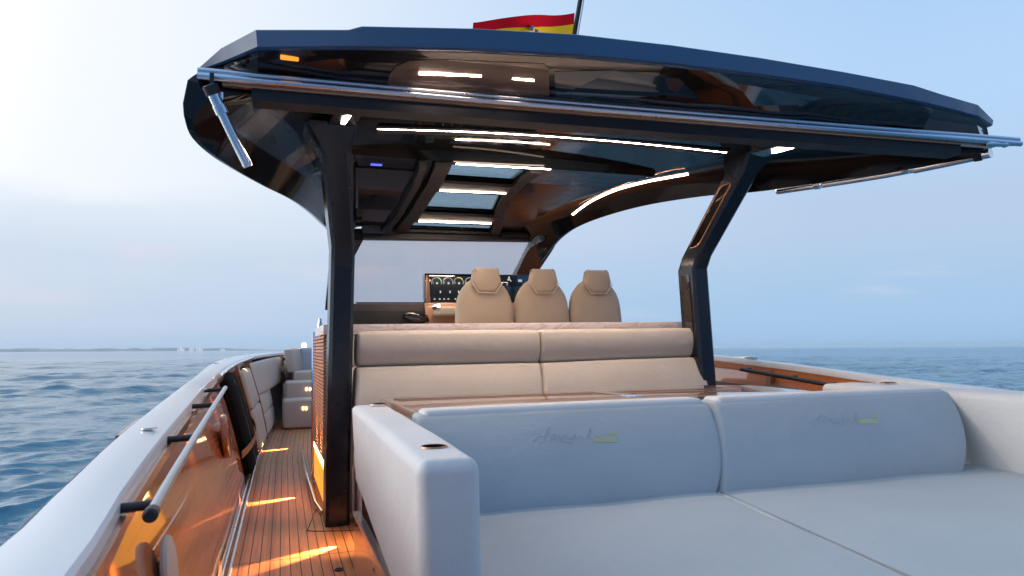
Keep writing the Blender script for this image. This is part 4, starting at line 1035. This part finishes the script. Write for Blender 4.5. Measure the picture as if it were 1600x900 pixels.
h = n.math('ADD', n.math('ADD', n.math('MULTIPLY', w1, .075), n.math('MULTIPLY', w2, .8)), n.math('MULTIPLY', w3, .30))
b = n.bump(h, .75, 1.0)
sx = n.add('ShaderNodeSeparateXYZ'); n.link(v, sx.inputs[0])
mr = n.add('ShaderNodeMapRange', interpolation_type='SMOOTHSTEP'); n.link(n.math('DIVIDE', sx.outputs[0], n.math('ADD', n.math('ABSOLUTE', sx.outputs[1]), 2.)), mr.inputs[0])
for i_, v_ in ((1, -.4), (2, .7), (3, .24), (4, 1.7)): mr.inputs[i_].default_value = v_
n.link(mr.outputs[0], b.inputs['Strength'])
me.materials.append(n.m)

# ------------------------------------------------------------------ distant coast (port side) with a few white buildings
bm = new(); ridge = []; D = 13000.
pts = np.linspace(-60, 520, 90)
def coasty(px): return max(.4, (4.2+2.2*noise.noise(Vector((px*.013, 3, 0)))+1.3*noise.noise(Vector((px*.05, 9, 0))))*min(1, (540-px)/260))
F1, F2 = [], []
for px in pts:
    d = wdir(px, 549.2-px*.0055); d.z = 0; d.normalize(); base_ = Vector((d.x*D, d.y*D, SEA-2)); hgt = coasty(px)*D/F
    F1.append([base_, base_+d*60+Vector((0,0,hgt*.6)), base_+d*260+Vector((0,0,hgt)), base_+d*900+Vector((0,0,hgt*.9)), base_+d*1500+Vector((0,0,-2))])
grid(bm, F1); co_ = obj('coast_hills', bm, M['coast'], None); co_['kind'] = 'structure'
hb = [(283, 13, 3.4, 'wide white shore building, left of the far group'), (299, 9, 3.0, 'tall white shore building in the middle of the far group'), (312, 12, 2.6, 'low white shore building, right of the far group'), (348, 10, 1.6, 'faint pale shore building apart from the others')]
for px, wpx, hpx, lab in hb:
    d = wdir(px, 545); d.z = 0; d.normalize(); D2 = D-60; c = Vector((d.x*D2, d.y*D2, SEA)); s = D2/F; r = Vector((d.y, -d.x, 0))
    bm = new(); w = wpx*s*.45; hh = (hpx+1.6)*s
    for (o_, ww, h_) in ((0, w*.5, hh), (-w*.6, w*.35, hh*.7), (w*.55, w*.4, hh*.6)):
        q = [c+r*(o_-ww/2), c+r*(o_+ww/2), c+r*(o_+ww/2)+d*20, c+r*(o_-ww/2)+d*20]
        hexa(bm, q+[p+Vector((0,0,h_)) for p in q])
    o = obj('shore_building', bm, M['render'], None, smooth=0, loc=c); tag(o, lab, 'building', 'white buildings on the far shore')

# ------------------------------------------------------------------ haze
HZ = True
if HZ:
    bm = new(); box(bm, -17500, 17500, -17500, 17500, SEA-4, 62); hz_o = obj('haze', bm, bpy.data.materials.new('sea_haze'), None, smooth=0); hz_o['kind'] = 'stuff'
    m = hz_o.data.materials[0]; m.use_nodes = True; t = m.node_tree; t.nodes.clear(); o_ = t.nodes.new('ShaderNodeOutputMaterial'); pv = t.nodes.new('ShaderNodeVolumePrincipled')
    pv.inputs['Color'].default_value = (.80, .88, .95, 1); pv.inputs['Density'].default_value = .00004; pv.inputs['Anisotropy'].default_value = .3; t.links.new(pv.outputs[0], o_.inputs['Volume'])
    m.cycles.homogeneous_volume = True if hasattr(m.cycles, 'homogeneous_volume') else None

# ------------------------------------------------------------------ sky and sun
SUN_AZ, SUN_EL = R(-66), R(12)          # azimuth from +Y towards +X
W = bpy.data.worlds.new('World'); S.world = W; W.use_nodes = True; t = W.node_tree; t.nodes.clear()
def N(typ, **k):
    n = t.nodes.new(typ)
    for a, b in k.items(): setattr(n, a, b)
    return n
def lk_(a, b): t.links.new(a, b)
def mth(op, a, b=None, c=None):
    m = N('ShaderNodeMath', operation=op)
    for i, x in enumerate((a, b, c)):
        if x is None: continue
        if isinstance(x, (int, float)): m.inputs[i].default_value = x
        else: lk_(x, m.inputs[i])
    return m.outputs[0]
def rmp(fac, stops, interp='EASE'):
    r = N('ShaderNodeValToRGB'); r.color_ramp.interpolation = interp; e = r.color_ramp.elements
    while len(e) > 1: e.remove(e[-1])
    for i, (p, c) in enumerate(stops):
        el = e[0] if i == 0 else e.new(p); el.position = p; el.color = (*c, 1) if len(c) == 3 else c
    lk_(fac, r.inputs[0]); return r.outputs[0]
def mixc(f, a, b, bt='MIX'):
    m = N('ShaderNodeMix', data_type='RGBA', blend_type=bt)
    if isinstance(f, (int, float)): m.inputs[0].default_value = f
    else: lk_(f, m.inputs[0])
    for i, x in ((6, a), (7, b)):
        if isinstance(x, tuple): m.inputs[i].default_value = (*x, 1)
        else: lk_(x, m.inputs[i])
    return m.outputs[2]
def s2l(c): return tuple(((x/255+.055)/1.055)**2.4 if x > 10 else x/255/12.92 for x in c)
tc = N('ShaderNodeTexCoord'); sep = N('ShaderNodeSeparateXYZ'); lk_(tc.outputs['Generated'], sep.inputs[0])
zc = sep.outputs[2]
# closeness to the afterglow on the port side
gd = Vector((math.sin(R(-62)), math.cos(R(-62)), .36)).normalized()
dt = N('ShaderNodeVectorMath', operation='DOT_PRODUCT'); lk_(tc.outputs['Generated'], dt.inputs[0]); dt.inputs[1].default_value = gd
glow = mth('MULTIPLY_ADD', dt.outputs['Value'], .5, .5)
blue = rmp(zc, [(0, s2l((160,197,233))), (.05, s2l((166,200,234))), (.17, s2l((182,204,232))), (.30, s2l((180,212,246))), (.55, s2l((164,202,242))), (1, s2l((152,192,238)))])
aft = rmp(mth('MULTIPLY_ADD', sep.outputs[1], .5, .5), [(.15, (1,1,1)), (.55, (0,0,0))])
blue = mixc(mth('MULTIPLY', aft, .9), blue, rmp(zc, [(0, s2l((58,100,158))), (.12, s2l((72,122,188))), (.4, s2l((108,163,230))), (1, s2l((150,192,240)))]))
pale = rmp(zc, [(0, s2l((180,204,229))), (.04, s2l((202,214,233))), (.11, s2l((217,226,241))), (.18, s2l((248,251,255))), (.45, s2l((250,252,255))), (.8, s2l((205,224,246))), (1, s2l((165,198,235)))])
gf = rmp(glow, [(.40, (0,0,0)), (.58, (.20,.20,.20)), (.70, (.48,.48,.48)), (.80, (.80,.80,.80)), (.88, (1,1,1))], 'LINEAR')
sky = mixc(gf, blue, pale)
hot = rmp(glow, [(.85, (1/3,)*3), (.885, (1.08/3,)*3), (.94, (2.5/3,)*3), (1, (1.5,1.5,1.5))])
hs_ = N('ShaderNodeVectorMath', operation='SCALE'); lk_(hot, hs_.inputs[0]); hs_.inputs[3].default_value = 3.
# soft layered cloud near the horizon on the port side
mp = N('ShaderNodeMapping'); lk_(tc.outputs['Generated'], mp.inputs[0]); mp.inputs['Scale'].default_value = (1.6, 1.6, 7)
nz = N('ShaderNodeTexNoise'); nz.inputs['Scale'].default_value = 1.7; nz.inputs['Detail'].default_value = 6; nz.inputs['Roughness'].default_value = .5; nz.inputs['Distortion'].default_value = .3; lk_(mp.outputs[0], nz.inputs['Vector'])
band = rmp(mth('ADD', zc, mth('MULTIPLY', mth('SUBTRACT', nz.outputs[0], .5), .10)), [(.02, (0,0,0)), (.07, (.8,.8,.8)), (.165, (1,1,1)), (.215, (0,0,0))])
sky = mixc(mth('MULTIPLY', mth('MULTIPLY', band, gf), .5), sky, s2l((188,209,232)))
streak = rmp(nz.outputs[0], [(.52, (0,0,0)), (.66, (1,1,1))])
lowm = rmp(zc, [(.03, (0,0,0)), (.09, (1,1,1)), (.14, (1,1,1)), (.2, (0,0,0))])
sky = mixc(mth('MULTIPLY', mth('MULTIPLY', streak, lowm), .55), sky, s2l((224,220,232)))
# physical sky underneath, blended with the dusk colours above
ns = N('ShaderNodeTexSky', sky_type='NISHITA'); ns.sun_disc = False; ns.sun_elevation = SUN_EL; ns.sun_rotation = SUN_AZ; ns.air_density = 1.2; ns.dust_density = 2.5; ns.ozone_density = 2.0
sky = mixc(1., sky, hs_.outputs[0], 'MULTIPLY')
sc10 = N('ShaderNodeVectorMath', operation='SCALE'); lk_(sky, sc10.inputs[0]); sc10.inputs[3].default_value = 10.
fin = mixc(.06, sc10.outputs[0], ns.outputs[0])
bg = N('ShaderNodeBackground'); lk_(fin, bg.inputs[0]); bg.inputs[1].default_value = .1
ow = N('ShaderNodeOutputWorld'); lk_(bg.outputs[0], ow.inputs[0])
sl = bpy.data.lights.new('sun', 'SUN'); sl.energy = .9; sl.angle = R(28); sl.color = (1, .90, .84)
so = bpy.data.objects.new('sun', sl); C.objects.link(so)
so.rotation_euler = Vector((-math.sin(SUN_AZ)*math.cos(SUN_EL), -math.cos(SUN_AZ)*math.cos(SUN_EL), -math.sin(SUN_EL))).to_track_quat('-Z', 'Y').to_euler()
so.location = (-6, 5, 6)

# ------------------------------------------------------------------ camera and output
cam = bpy.data.cameras.new('camera'); cam.sensor_width = 36; cam.lens = F/1600*36; cam.dof.use_dof = True; cam.dof.focus_distance = 6.5; cam.dof.aperture_fstop = 7; cam.clip_start = .02; cam.clip_end = 60000
co_ = bpy.data.objects.new('camera', cam); C.objects.link(co_)
mw = Matrix([[*RW[0], EYE[0]], [*RW[1], EYE[1]], [*RW[2], EYE[2]], [0,0,0,1]]); co_.matrix_world = mw
S.camera = co_
S.view_settings.view_transform = 'Standard'; S.view_settings.look = 'None'; S.view_settings.exposure = .1; S.view_settings.gamma = 1
S.cycles.max_bounces = 8; S.cycles.glossy_bounces = 5; S.cycles.transparent_max_bounces = 12; S.cycles.sample_clamp_indirect = 6
S.cycles.volume_bounces = 0
try: S.cycles.use_denoising = True
except Exception: pass
